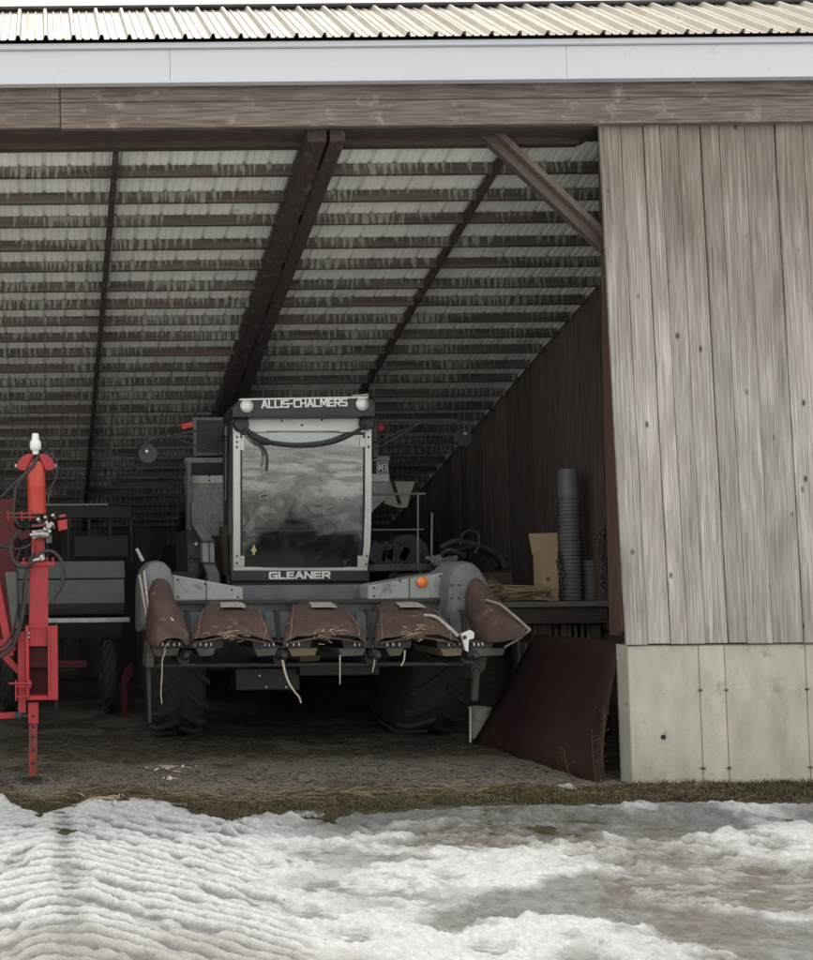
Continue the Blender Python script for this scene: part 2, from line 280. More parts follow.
# ------------------------------------------------------------------ mesh builder
ORG = {}     # world origin of every thing, so that parts are written in world metres
class MB:
    def __init__(s): s.v = []; s.f = []
    def add(s, vs, fs):
        o = len(s.v); s.v += [tuple(v) for v in vs]; s.f += [tuple(i+o for i in f) for f in fs]; return s
    def box(s, x0, x1, y0, y1, z0, z1):
        return s.add([(x0,y0,z0),(x1,y0,z0),(x1,y1,z0),(x0,y1,z0),(x0,y0,z1),(x1,y0,z1),(x1,y1,z1),(x0,y1,z1)],
                     [(0,3,2,1),(4,5,6,7),(0,1,5,4),(1,2,6,5),(2,3,7,6),(3,0,4,7)])
    def prism(s, pts, ext):
        pts = [Vector(p) for p in pts]; e = Vector(ext); n = len(pts)
        fs = [tuple(range(n)), tuple(range(2*n-1, n-1, -1))] + [(i, i+n, (i+1) % n+n, (i+1) % n) for i in range(n)]
        return s.add(pts + [p+e for p in pts], fs)
    def beam(s, a, b, w, h, upv=(0,0,1)):
        a = Vector(a); b = Vector(b); d = (b-a).normalized(); u = Vector(upv)
        sd = d.cross(u)
        if sd.length < 1e-4: sd = d.cross(Vector((0,1,0)))
        sd.normalize(); u = sd.cross(d)
        vs = [p + sd*(i*w/2) + u*(j*h/2) for p in (a,b) for i, j in ((-1,-1),(1,-1),(1,1),(-1,1))]
        return s.add(vs, [(0,1,2,3),(7,6,5,4),(0,4,5,1),(1,5,6,2),(2,6,7,3),(3,7,4,0)])
    def tube(s, pts, r, n=8, cap=True):
        pts = [Vector(p) for p in pts]; vs = []; fs = []; k = len(pts); pu = None
        for i, p in enumerate(pts):
            t = (pts[min(i+1, k-1)] - pts[max(i-1, 0)]).normalized()
            if pu is None:
                pu = t.orthogonal().normalized()
            pu = (pu - t*pu.dot(t)).normalized(); w = t.cross(pu)
            rr = r[i] if isinstance(r, (list, tuple)) else r
            vs += [p + (pu*math.cos(2*math.pi*j/n) + w*math.sin(2*math.pi*j/n))*rr for j in range(n)]
        for i in range(k-1):
            for j in range(n): fs.append((i*n+j, i*n+(j+1) % n, (i+1)*n+(j+1) % n, (i+1)*n+j))
        if cap: fs += [tuple(range(n-1, -1, -1)), tuple(range((k-1)*n, k*n))]
        return s.add(vs, fs)
    def lathe(s, prof, o, ax, n=32):
        """prof: (distance along axis, radius)"""
        o = Vector(o); ax = Vector(ax).normalized(); u = ax.orthogonal().normalized(); w = ax.cross(u); vs = []; fs = []
        for a, r in prof:
            vs += [o + ax*a + (u*math.cos(2*math.pi*j/n) + w*math.sin(2*math.pi*j/n))*max(r,1e-4) for j in range(n)]
        for i in range(len(prof)-1):
            for j in range(n): fs.append((i*n+j, i*n+(j+1) % n, (i+1)*n+(j+1) % n, (i+1)*n+j))
        return s.add(vs, fs + [tuple(range(n-1,-1,-1)), tuple(range((len(prof)-1)*n, len(prof)*n))])
    def grid(s, rows, close=False):
        n = len(rows[0]); vs = [p for r in rows for p in r]; fs = []
        for i in range(len(rows)-1):
            for j in range(n if close else n-1):
                fs.append((i*n+j, i*n+(j+1) % n, (i+1)*n+(j+1) % n, (i+1)*n+j))
        return s.add(vs, fs)
    def build(s, name, mat, parent=None, bevel=0, smooth=False, solid=0, sub=0):
        me = bpy.data.meshes.new(name); o = bpy.data.objects.new(name, me); COL.objects.link(o)
        off = Vector((0,0,0))
        if parent is not None:
            off = ORG[parent.name]; o.parent = parent; ORG[o.name] = off
        else:
            ORG[o.name] = off
        me.from_pydata([(v[0]-off.x, v[1]-off.y, v[2]-off.z) for v in s.v], [], s.f)
        me.materials.append(mat)
        me.update()
        import bmesh
        bm = bmesh.new(); bm.from_mesh(me); bmesh.ops.recalc_face_normals(bm, faces=bm.faces); bm.to_mesh(me); bm.free()
        if smooth:
            me.polygons.foreach_set('use_smooth', [True]*len(me.polygons))
            if smooth != 'all':
                me.set_sharp_from_angle(angle=R(40))
        if solid:
            md = o.modifiers.new('solid', 'SOLIDIFY'); md.thickness = solid; md.offset = 0
        if bevel:
            md = o.modifiers.new('bevel', 'BEVEL'); md.width = bevel; md.segments = 2; md.limit_method = 'ANGLE'; md.angle_limit = R(40); md.harden_normals = False
        if sub:
            md = o.modifiers.new('sub', 'SUBSURF'); md.levels = sub; md.render_levels = sub
        return o

def smoothpath(pts, n=6):
    pts = [Vector(p) for p in pts]; out = []
    for i in range(len(pts)-1):
        p0 = pts[max(i-1,0)]; p1 = pts[i]; p2 = pts[i+1]; p3 = pts[min(i+2,len(pts)-1)]
        for k in range(n):
            t = k/n
            out.append(.5*((2*p1)+(p2-p0)*t+(2*p0-5*p1+4*p2-p3)*t*t+(3*p1-p0-3*p2+p3)*t**3))
    out.append(pts[-1]); return out

def tag(o, label, cat, group=None, kind=None):
    if label: o['label'] = label
    if cat: o['category'] = cat
    if group: o['group'] = group
    if kind: o['kind'] = kind
    return o
def thing(name, loc, label, cat, group=None):
    o = bpy.data.objects.new(name, None); COL.objects.link(o); o.location = loc; o.empty_display_size = .1
    ORG[o.name] = Vector(loc); return tag(o, label, cat, group)
def reloc(o):      # a top-level mesh written in world metres gets its origin at its base
    vs = [v.co for v in o.data.vertices]
    c = Vector((sum(v.x for v in vs)/len(vs), sum(v.y for v in vs)/len(vs), min(v.z for v in vs)))
    o.data.transform(Matrix.Translation(-c)); o.location = c; ORG[o.name] = c; return o

# ------------------------------------------------------------------ numpy noise
def _h(ix, iy, s):
    n = (ix.astype(np.int64)*374761393 + iy.astype(np.int64)*668265263 + s*974634541) & 0xffffffff
    n = ((n ^ (n >> 13))*1274126177) & 0xffffffff
    return ((n ^ (n >> 16)) & 0xffff)/65535.0
def vn(x, y, s=0):
    ix = np.floor(x); iy = np.floor(y); fx = x-ix; fy = y-iy
    fx = fx*fx*fx*(fx*(fx*6-15)+10); fy = fy*fy*fy*(fy*(fy*6-15)+10)
    a = _h(ix,iy,s); b = _h(ix+1,iy,s); c = _h(ix,iy+1,s); d = _h(ix+1,iy+1,s)
    return (a*(1-fx)+b*fx)*(1-fy)+(c*(1-fx)+d*fx)*fy
def fbm(x, y, s=0, o=4, g=.5):
    t = 0; a = 1; n = 0
    for i in range(o):
        t = t + a*vn(x*2**i+17.3*i, y*2**i-9.1*i, s+i); n += a; a *= g
    return t/n
def ss(a, b, x):
    t = np.clip((x-a)/(b-a), 0, 1); return t*t*(3-2*t)
def axis_lines(lo, a, b, hi, step, grow=1.18):
    mid = list(np.arange(a, b+1e-6, step)); l = []; x = a; s = step
    while x > lo: s *= grow; x -= s; l.append(x)
    r = []; x = mid[-1]; s = step
    while x < hi: s *= grow; x += s; r.append(x)
    return np.array(l[::-1]+mid+r)
def grid_obj(name, xs, ys, Z, mat, attrs=None, smooth=True):
    X, Y = np.meshgrid(xs, ys); ny, nx = X.shape
    co = np.stack([X, Y, Z], -1).reshape(-1, 3)
    me = bpy.data.meshes.new(name)
    me.vertices.add(len(co)); me.vertices.foreach_set('co', co.ravel())
    i = np.arange((ny-1)*(nx-1)); r = i//(nx-1); c = i % (nx-1); a = r*nx+c
    q = np.stack([a, a+1, a+nx+1, a+nx], -1)
    me.loops.add(q.size); me.loops.foreach_set('vertex_index', q.ravel().astype(np.int32))
    me.polygons.add(len(q)); me.polygons.foreach_set('loop_start', (np.arange(len(q))*4).astype(np.int32))
    me.polygons.foreach_set('loop_total', np.full(len(q), 4, np.int32))
    me.update(calc_edges=True)
    if smooth: me.polygons.foreach_set('use_smooth', np.ones(len(q), bool))
    for k, v in (attrs or {}).items():
        at = me.attributes.new(k, 'FLOAT', 'POINT'); at.data.foreach_set('value', v.ravel().astype(np.float32))
    me.materials.append(mat)
    o = bpy.data.objects.new(name, me); COL.objects.link(o); return o

# ================================================================== SETTING
# ------------------------------------------------------------------ ground (bare earth, gravel, wet thatch)
def attr_node(nt, n):
    a = nd(nt, 'ShaderNodeAttribute'); a.attribute_name = n; return a.outputs['Fac']
def ground_mat():
    mt = bpy.data.materials.new('barnyard earth'); mt.use_nodes = True
    nt = mt.node_tree; b = nt.nodes['Principled BSDF']; L = nt.links.new
    tc = nd(nt, 'ShaderNodeTexCoord')
    def noise(s, d=8, r=.65):
        n = nd(nt, 'ShaderNodeTexNoise'); n.inputs['Scale'].default_value = s; n.inputs['Detail'].default_value = d; n.inputs['Roughness'].default_value = r
        L(tc.outputs['Object'], n.inputs['Vector']); return n.outputs['Fac']
    def ramp(f, *st):
        r = nd(nt, 'ShaderNodeValToRGB'); e = r.color_ramp.elements
        e[0].position, e[0].color = st[0][0], c4(st[0][1]); e[1].position, e[1].color = st[-1][0], c4(st[-1][1])
        for s in st[1:-1]: k = e.new(s[0]); k.color = c4(s[1])
        L(f, r.inputs[0]); return r.outputs[0]
    def mix(f, a, bb):
        m_ = nd(nt, 'ShaderNodeMix', data_type='RGBA'); L(f, m_.inputs['Factor']); L(a, m_.inputs['A']); L(bb, m_.inputs['B']); return m_.outputs['Result']
    earth = ramp(noise(9), (.3,(.036,.030,.024)), (.5,(.078,.067,.053)), (.72,(.15,.133,.107)))
    grav = ramp(noise(24, 10, .75), (.30,(.07,.063,.053)), (.5,(.155,.142,.118)), (.70,(.30,.28,.235)))
    grass = ramp(noise(22), (.3,(.022,.020,.011)), (.5,(.052,.045,.023)), (.72,(.11,.092,.05)))
    col = mix(attr_node(nt,'gravel'), earth, grav)
    col = mix(attr_node(nt,'turf'), col, grass)
    L(col, b.inputs['Base Color']); b.inputs['Roughness'].default_value = .88; b.inputs['Specular IOR Level'].default_value = .25
    bp = nd(nt, 'ShaderNodeBump'); bp.inputs['Strength'].default_value = .7; bp.inputs['Distance'].default_value = .02
    L(noise(45), bp.inputs['Height']); L(bp.outputs[0], b.inputs['Normal'])
    return mt
xs = axis_lines(-600, -1.2, 5.2, 600, .03); ys = axis_lines(-600, 6.2, 10.5, 600, .03)
X, Y = np.meshgrid(xs, ys)
near = ss(5.5, 6.3, Y)*ss(16, 13, Y)*ss(-6, -3, X)*ss(9, 7, X)
Zg = near*(.045*(fbm(X*1.3, Y*1.3, 3)-.5) + .03*(fbm(X*7, Y*7, 5)-.5) + .012*(fbm(X*22, Y*22, 8, 2)-.5)) - (1-near)*.01
edge_turf = 7.32 + .22*(fbm(X*1.7, Y*0+3, 31)-.5)
turf = ss(.10, -.12, Y-edge_turf-.10*(fbm(X*6, Y*6, 33)-.5)*2) * (.55+.45*ss(.35,.6, fbm(X*3, Y*3, 41)))
gravel = ss(.44, .60, fbm(X*1.3, Y*2.2, 55, 5, .6)+.25*np.exp(-((Y-7.9)/.5)**2)-.10*np.exp(-((Y-9)/.6)**2))
go = grid_obj('ground', xs, ys, Zg, ground_mat(), {'turf': turf, 'gravel': gravel})
go['kind'] = 'structure'
def ground_z(x, y):
    X = np.array([x]); Y = np.array([y])
    return float((.045*(fbm(X*1.3, Y*1.3, 3)-.5) + .03*(fbm(X*7, Y*7, 5)-.5) + .012*(fbm(X*22, Y*22, 8, 2)-.5))[0])

# ------------------------------------------------------------------ snow
def snow_mat():
    mt = bpy.data.materials.new('thawing snow'); mt.use_nodes = True
    nt = mt.node_tree; b = nt.nodes['Principled BSDF']; L = nt.links.new
    tc = nd(nt, 'ShaderNodeTexCoord')
    n = nd(nt, 'ShaderNodeTexNoise'); n.inputs['Scale'].default_value = 30; n.inputs['Detail'].default_value = 8; n.inputs['Roughness'].default_value = .7; L(tc.outputs['Object'], n.inputs['Vector'])
    r = nd(nt, 'ShaderNodeValToRGB'); e = r.color_ramp.elements; e[0].position = .3; e[0].color = (.46,.468,.475,1); e[1].position = .6; e[1].color = (.67,.675,.675,1); L(n.outputs['Fac'], r.inputs[0])
    n2 = nd(nt, 'ShaderNodeTexNoise'); n2.inputs['Scale'].default_value = 14; n2.inputs['Detail'].default_value = 8; n2.inputs['Roughness'].default_value = .75; L(tc.outputs['Object'], n2.inputs['Vector'])
    r2 = nd(nt, 'ShaderNodeValToRGB'); e = r2.color_ramp.elements; e[0].position = .3; e[0].color = (.085,.077,.062,1); e[1].position = .7; e[1].color = (.245,.23,.20,1); L(n2.outputs['Fac'], r2.inputs[0])
    r3 = nd(nt, 'ShaderNodeValToRGB'); e = r3.color_ramp.elements; e[0].position = .3; e[0].color = (.27,.25,.21,1); e[1].position = .7; e[1].color = (.44,.42,.375,1); L(n2.outputs['Fac'], r3.inputs[0])
    def mix(f, a, bb):
        m_ = nd(nt, 'ShaderNodeMix', data_type='RGBA'); L(f, m_.inputs['Factor']); L(a, m_.inputs['A']); L(bb, m_.inputs['B']); return m_.outputs['Result']
    col = mix(attr_node(nt,'tint'), r.outputs[0], r3.outputs[0])
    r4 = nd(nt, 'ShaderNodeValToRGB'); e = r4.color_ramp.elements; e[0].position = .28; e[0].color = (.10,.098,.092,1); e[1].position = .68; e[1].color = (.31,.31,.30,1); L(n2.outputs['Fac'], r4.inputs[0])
    col = mix(attr_node(nt,'slush_shade'), col, r4.outputs[0])
    mud = attr_node(nt,'mud')
    col = mix(mud, col, r2.outputs[0])
    # blown specks of chaff and soil lying on the snow
    v = nd(nt, 'ShaderNodeTexVoronoi'); v.inputs['Scale'].default_value = 26; L(tc.outputs['Object'], v.inputs['Vector'])
    mr = nd(nt, 'ShaderNodeMapRange'); mr.inputs['From Min'].default_value = .13; mr.inputs['From Max'].default_value = .07; L(v.outputs['Distance'], mr.inputs['Value'])
    sp = nd(nt, 'ShaderNodeSeparateXYZ'); L(v.outputs['Color'], sp.inputs[0]); gt = nd(nt, 'ShaderNodeMath', operation='GREATER_THAN'); gt.inputs[1].default_value = .90; L(sp.outputs['X'], gt.inputs[0])
    mm = nd(nt, 'ShaderNodeMath', operation='MULTIPLY'); L(mr.outputs[0], mm.inputs[0]); L(gt.outputs[0], mm.inputs[1])
    m5 = nd(nt, 'ShaderNodeMix', data_type='RGBA'); m5.inputs['B'].default_value = (.12,.10,.07,1); L(mm.outputs[0], m5.inputs['Factor']); L(col, m5.inputs['A'])
    L(m5.outputs['Result'], b.inputs['Base Color'])
    rr = nd(nt, 'ShaderNodeMapRange'); rr.inputs['To Min'].default_value = .55; rr.inputs['To Max'].default_value = .16; L(mud, rr.inputs['Value']); L(rr.outputs[0], b.inputs['Roughness'])
    b.inputs['Specular IOR Level'].default_value = .35
    bp = nd(nt, 'ShaderNodeBump'); bp.inputs['Strength'].default_value = .9; bp.inputs['Distance'].default_value = .02
    n3 = nd(nt, 'ShaderNodeTexNoise'); n3.inputs['Scale'].default_value = 60; n3.inputs['Detail'].default_value = 8; n3.inputs['Roughness'].default_value = .7; L(tc.outputs['Object'], n3.inputs['Vector'])
    L(n3.outputs['Fac'], bp.inputs['Height']); L(bp.outputs[0], b.inputs['Normal'])
    return mt
sx_ = axis_lines(-400, -.85, 6.2, 400, .0088, 1.12); sy_ = axis_lines(-400, 3.95, 7.05, 7.3, .0078, 1.12)
X, Y = np.meshgrid(sx_, sy_)
def gxy(px, py): g = G(px, py); return g.x, g.y
# far edge of the snow, read along the photograph's snow line
ep = [(-80,806),(0,801),(18,806),(40,815),(62,810),(85,800),(140,799),(170,804),(205,817),(228,822),(245,816),(262,812),(300,817),(330,822),(365,812),(420,808),(500,806),(600,806),(700,806),(813,806),(900,806)]
ex = [gxy(*p)[0] for p in ep]; ey = [gxy(*p)[1] for p in ep]
left_ = ss(3.0, 2.0, X)
rag = .10*(fbm(X*4, Y*4, 71)-.5) + .20*(fbm(X*10, Y*12, 72, 4, .6)-.5)
edge = np.interp(X, ex, ey) + rag*(.55+.85*left_)
D = edge - Y                                         # positive inside the snow
dm = np.hypot(X-2, Y-5)
fade = ss(14, 7, dm)
bank = ss(2.4,3.2,X)*ss(.50,.30,D)*ss(-.01,.12,D)     # low bank along the foot of the wall
base = .028*ss(-.01, .16, D) + .045*bank
roll_ = .040*(fbm(X*.9+4, Y*.9, 81)-.5) + .040*(fbm(X*2.6, Y*3.2, 82)-.5)
cl = fbm(X*6.5, Y*8.5, 83, 5, .6)
lump = .036*(np.abs(cl-.5)*2)**.9 + .030*(fbm(X*13, Y*20, 84, 4, .6)-.5)
crumb = .013*(fbm(X*38, Y*46, 88, 3, .6)-.5)
# tyre track with chevron lugs
warp = .05*(fbm(X*1.6, Y*1.6, 85)-.5)
wx = X + .06*(fbm(X*5, Y*5, 89)-.5)
per = .118
ph = (Y + np.where(wx > .10, .88, .62)*np.abs(wx-.10) + warp + .020*(fbm(X*9,Y*9,86)-.5))/per
sw = ph - np.floor(ph); idx = np.floor(ph)
prof = np.clip(np.minimum(sw/.34, (.84-sw)/.20), 0, 1)          # steep near face, flat top, gap
prof = prof*prof*(3-2*prof)
trk = ss(-1.1,-.85,X)*ss(1.22,.86,X + .35*(fbm(X*2,Y*2,87)-.5))*ss(6.72,6.35,Y)
trk2 = ss(.95,1.05,X)*ss(1.62,1.40,X)*ss(6.72,6.5,Y)*ss(5.7,6.1,Y)
amp = np.clip(trk + .8*trk2,0,1)
broke = ss(.22,.46, fbm(X*4.2+idx*3.1,Y*1.5+idx*1.7,90))
centre = 1-.8*np.exp(-((wx-.10)/.06)**2)
lug = prof*broke*centre*amp
# soft grey slush: where the snow is half melted
sl = fbm(X*1.3+3, Y*2.1, 95, 5, .6)
slush_shade = ss(.42,.60, sl)*ss(1.1,1.9,X)
slush_shade = np.maximum(slush_shade, .8*ss(.42,.60, fbm(X*3.1,Y*5.5,96,5,.6))*np.exp(-((X-1.75)/.55)**2)*ss(4.4,4.9,Y))
# shallow ruts with narrow tread lines crossing to the right
ang = (Y + .33*X)
rut = ss(.42,.60, fbm(X*1.2+9, Y*1.2, 91))*ss(2.2,2.8,X)*ss(5.0,5.4,Y)
H = base + roll_ + lump*(1-.85*amp)*(1-.6*slush_shade) + crumb + .040*lug - .010*amp
H += .013*np.sin(ang*2*np.pi/.085 + 5*fbm(X*2,Y*2,92))*rut
# the wet, muddy track melting out on the right
def segdist(pts):
    best = np.full(X.shape, 1e9)
    for (ax, ay), (bx, by) in zip(pts[:-1], pts[1:]):
        vx, vy = bx-ax, by-ay; t = np.clip(((X-ax)*vx+(Y-ay)*vy)/(vx*vx+vy*vy), 0, 1)
        best = np.minimum(best, np.hypot(X-ax-t*vx, Y-ay-t*vy))
    return best
n_m = fbm(X*2.4, Y*3.8, 101, 6, .62)
path1 = [gxy(*p) for p in ((470,832),(560,838),(640,850),(730,874),(800,898),(900,920))]
path2 = [gxy(*p) for p in ((600,858),(680,900),(705,935),(715,1000))]
d1 = segdist(path1); d2 = segdist(path2)
mudv = np.maximum(ss(.62,.10, d1 + .9*(n_m-.5)*1.6 - .08), ss(.50,.06, d2 + .8*(n_m-.5)*1.6 - .02))
mudv *= .60 + .40*ss(.30,.60, fbm(X*9,Y*26,102,5,.6))
# pits where boots went through: (px, py, radius m, depth)
for px, py, rad, dp in ((313,853,.15,.05),(300,862,.11,.04),(330,888,.18,.05),(318,918,.15,.05),(352,940,.14,.04),(268,868,.11,.04),(395,893,.07,.05),
                        (440,845,.08,.05),(492,918,.11,.05),(448,928,.12,.04),(485,952,.09,.04),(75,835,.09,.05),(590,832,.06,.04),(105,847,.08,.03),(285,830,.11,.04),(455,862,.05,.05),(640,836,.05,.04)):
    gx, gy = gxy(px, py); q = np.hypot((X-gx)/1.6, Y-gy)/rad + 1.2*(fbm(X*7,Y*9,111,5,.6)-.5)
    k = ss(1.0,.45,q); H -= dp*k; mudv = np.maximum(mudv, .75*ss(.85,.35,q)*ss(.25,.6,fbm(X*14,Y*20,112)))
H = H - .030*ss(.2,.9,mudv) + .010*mudv*(fbm(X*8,Y*30,103,4)-.5) - .012*slush_shade
# little lumps of snow pushed up along the edge
for px, py, rr in ((1,806,.10),(310,814,.07),(292,823,.055),(372,827,.055),(182,804,.035),(345,819,.04),(270,823,.045),(420,846,.045),(405,862,.04),(330,831,.04),(605,809,.03),(640,814,.03),(150,800,.04),(228,838,.04),(355,833,.05),(385,822,.04)):
    gx, gy = gxy(px, py); q = np.hypot((X-gx)/1.15, Y-gy)/rr*(1+.7*(fbm(X*14+px, Y*14, 121)-.5))
    H = H + rr*.75*np.exp(-1.6*q*q); D = np.maximum(D, rr*(1.15-q))
# thin to nothing at the edge; bare ground looks through where it is thinnest
thin = ss(0,.30,D)*.9+.1
bare = ss(.56,.70, fbm(X*5,Y*8,151,5,.62))*ss(.55,.10,D)*left_
Z = np.where(D > 0, np.maximum(.004, H*thin) , -.12) - .06*ss(.4,.6,bare)
Z = np.where(D > 0, Z + .006*(fbm(X*75,Y*85,161,3,.6)-.5)*(1-.8*np.clip(mudv,0,1)), -.12)
Z = Z*fade + (1-fade)*.03*np.where(D > .02, 1, -3)
dirty = np.clip(amp*ss(.75,.15,prof)*.95 + amp*(1-broke)*.5 + .5*amp*(1-centre), 0, 1)*ss(.12,.42,fbm(X*5,Y*5,143)+.10)  # track dirt, with shade of the lug near faces put into the colour
slush_shade = np.clip(np.maximum(slush_shade, dirty), 0, 1)  # dirty holds track dirt plus painted shade of the lug near faces
tint = ss(4.85,4.2, Y + 1.0*(fbm(X*3,Y*3,131)-.5) + .45*np.abs(X-.1))*.7
tint = np.maximum(tint, .28*ss(.7,.1,d1))
mudv = np.maximum(mudv, .5*ss(.06,.0,D)*ss(.4,.6,fbm(X*9,Y*9,141)))
slush_shade = np.maximum(slush_shade, .7*ss(.22,.04,D)*left_*ss(.35,.6,fbm(X*6,Y*9,142)))
so = grid_obj('snow', sx_, sy_, Z, snow_mat(), {'mud': np.clip(mudv,0,1)*fade, 'tint': tint*fade, 'slush_shade': slush_shade*fade})
so['kind'] = 'structure'

# wooded rise behind the photographer (seen only as a reflection in the cab glass)
mb = MB(); rows = []
for j, (yy, zz) in enumerate(((-70,-.5),(-74,5),(-80,8),(-120,9),(-160,-1))):
    rows.append([Vector((x, yy+6*math.sin(x*.05), zz + (0 if zz < 0 else 2.2*math.sin(x*.07+j)+random.uniform(-1,1)))) for x in range(-200, 201, 5)])
mb.grid(rows); tag(mb.build('hills', M['hill'], smooth=True), None, None, kind='structure')

# ------------------------------------------------------------------ barn
barn = thing('barn', (4.2, 7.5, 0), 'weathered open-fronted timber barn with ribbed metal roof and concrete footing', 'barn')
FY = 7.4          # outer face of the boards
XL, XR = -9.0, 10.0
ZC = P(720, 644, FY).z        # top of the concrete
ZH0, ZH1 = P(400, 130, FY).z, P(400, 79, FY).z
# concrete wall in form panels with narrow joints
cx0 = P(629, 700, FY).x
joints = [cx0, P(701,720,FY).x, P(727,720,FY).x, P(808,720,FY).x, 7.1, 8.3, XR]
mb = MB()
mb.box(cx0+.004, XR, FY+.012, FY+.155, -.3, ZC-.004)
for a, b in zip(joints[:-1], joints[1:]): mb.box(a+.002, b-.002, FY-.003, FY+.009, -.3, ZC-.01)
cw = mb.build('concrete_wall', M['concrete'], barn, bevel=.006)
for jx in joints[1:4]:
    for py in (690, 768):
        mt_ = MB(); z = P(700, py, FY).z; mt_.lathe([(0,.012),(.006,.010),(.008,.004)], (jx, FY-.004, z), (0,-1,0), 10); mt_.box(jx-.022, jx+.018, FY-.007, FY-.0045, z-.003, z+.003); mt_.build('form_tie', M['tray'], cw)
h = P(663, 737, FY); MB().lathe([(0,.020),(.004,.017)], (h.x, FY-.0045, h.z), (0,-1,0), 12).build('drain_hole', M['blackpaint'], cw)
# board siding
mb = MB(); x = P(611, 400, FY).x; zt = ZH0+.03
seams = [612,640,661,681,699,722,746,778,806,834]
bx = [P(611,400,FY).x] + [P(sx_p, 400, FY).x for sx_p in (633,656,672,690,713,731,757,788,815)]
while bx[-1] < XR-.2: bx.append(bx[-1]+random.choice((.17,.19,.22,.24)))
for i, (a, b) in enumerate(zip(bx[:-1], bx[1:])):
    g = .003; sh = .006*((i*7) % 3-1); tl = .004*math.sin(i*2.1); zb = ZC+.004+random.uniform(-.006,.008)
    lean = .03*min(1, max(-.2, 1-(i*.03)))
    mb.prism([(a+g+lean, FY-.022-abs(sh), zb), (b-g+lean, FY-.022-abs(sh)+tl, zb), (b-g-lean*1.2, FY-.022-abs(sh)+tl, zt), (a+g-lean*1.2, FY-.022-abs(sh), zt)], (0,.020,0))
sid = mb.build('board_siding', M['siding'], barn, bevel=.0025)
mb = MB(); mb.box(bx[0]+.06, XR, FY+.02, FY+.06, ZC+.3, ZC+.45); mb.box(bx[0]+.06, XR, FY+.02, FY+.06, 3, 3.15); mb.box(bx[0]+.05, XR, FY+.0, FY+.012, ZC+.002, zt-.1)
mb.build('wall_girt', M['darkwood'], barn)
# jamb post behind the siding edge
pz0 = ZC-.0
mb = MB(); a = P(597,140,7.56); b = P(609,300,7.47)
mb.prism([P(606,138,7.47), P(611,138,7.47), P(624.5,636,7.47), P(618,636,7.47)], (0,.12,0))
mb.prism([P(609,138,7.415), P(613.5,138,7.415), P(627.5,632,7.415), P(622,632,7.415)], (0,.05,0))
mb.build('post', M['post'], barn, bevel=.006)
# posts of the bays to the left, out of the photograph
MB().box(-4.6,-4.42,7.5,7.68,0,4.86).build('post', M['post'], barn, bevel=.006)
MB().box(-8.9,-8.72,7.5,7.68,0,4.86).build('post', M['post'], barn, bevel=.006)
# header: two courses of long boards, butt joint at the left
mb = MB(); zm = ZH0 + (ZH1-ZH0)*.52
jx = P(60,100,FY).x
for x0, x1, z0, z1, dy in ((XL,jx-.003,ZH0+.01,ZH1,.0),(jx+.003,XR,ZH0,ZH1,.006)):
    zz = z0
    k = 2
    for q in range(k):
        za = z0+(z1-z0)*q/k; zb = z0+(z1-z0)*(q+1)/k-.003
        mb.box(x0, x1, FY-.075-dy-.004*q, FY-.03, za, zb)
mb.build('header_beam', M['header'], barn, bevel=.004)
# inner header girder (dark) seen under the boards
zi = P(100,150,7.6).z
MB().box(XL, 4.15, 7.56, 7.64, zi, ZH1-.15).build('girder', M['darkwood'], barn, bevel=.004)
# fascia and drip edge
zf0, zf1 = P(400,79.5,7.25).z, P(400,38,7.22).z
mb = MB(); 
for x0, x1 in ((XL,P(170,60,7.25).x-.001),(P(170,60,7.25).x+.001,3.9-.001),(3.9+.001,XR)):
    mb.box(x0, x1, 7.25, 7.285, zf0, zf1-.055)
mb.box(XL, XR, 7.225, 7.275, zf1-.052, zf1-.012)
mb.box(XL, XR, 7.24, 7.30, zf0-.012, zf0-.001)
mb.build('fascia', M['fascia'], barn, bevel=.003)
MB().box(XL, XR, 7.30, 7.40, ZH1+.002, ZH1+.02).build('soffit', M['darkwood'], barn)
# ribbed metal visor roof
def ribbed(y0, z0, y1, z1, x0, x1, pitch, hgt, up_n, minor=True):
    prof = []
    x = x0
    while x < x1:
        prof += [(x,0),(x+.012,hgt),(x+.03,hgt),(x+.042,0)]
        if minor:
            for q in (.38,.68): prof += [(x+pitch*q,0),(x+pitch*q+.006,hgt*.3),(x+pitch*q+.014,hgt*.3),(x+pitch*q+.02,0)]
        x += pitch
    rows = []
    for t in (0,.25,.5,.75,1):
        rows.append([Vector((px_, y0+(y1-y0)*t, z0+(z1-z0)*t)) + Vector(up_n)*h_ for px_, h_ in prof])
    m_ = MB(); m_.grid(rows); return m_
sl = math.atan(.85); y0, z0 = 7.19, zf1-.005
y1 = 7.95; z1 = z0+(y1-y0)*.85
ribbed(y0, z0, y1, z1, XL, XR, .205, .032, (0,-math.sin(sl),math.cos(sl))).build('visor_roof', M['tinroof'], barn, solid=.003)
MB().prism([(XL,7.30,z0-.02+.04),(XL,7.93,z1-.03),(XL,7.93,4.9),(XL,7.41,4.9)], (XR-XL,0,0)).build('eave_box', M['darkwood'], barn)
mb = MB(); mb.box(XL, XR, 7.90, 8.02, z1-.0, z1+.028); mb.build('ridge_cap', M['dkgrey'], barn, bevel=.01)
# main roof, falling to the back
SLP = .34
def roof_z(y): return 7.5 - SLP*y
YB = 15.2
ls = math.sqrt(1+SLP*SLP)
ribbed(7.45, roof_z(7.45), YB+.4, roof_z(YB+.4), XL, XR, .2, .026, (0,SLP/ls,1/ls)).build('roof_sheet', M['tin'], barn, solid=.002)
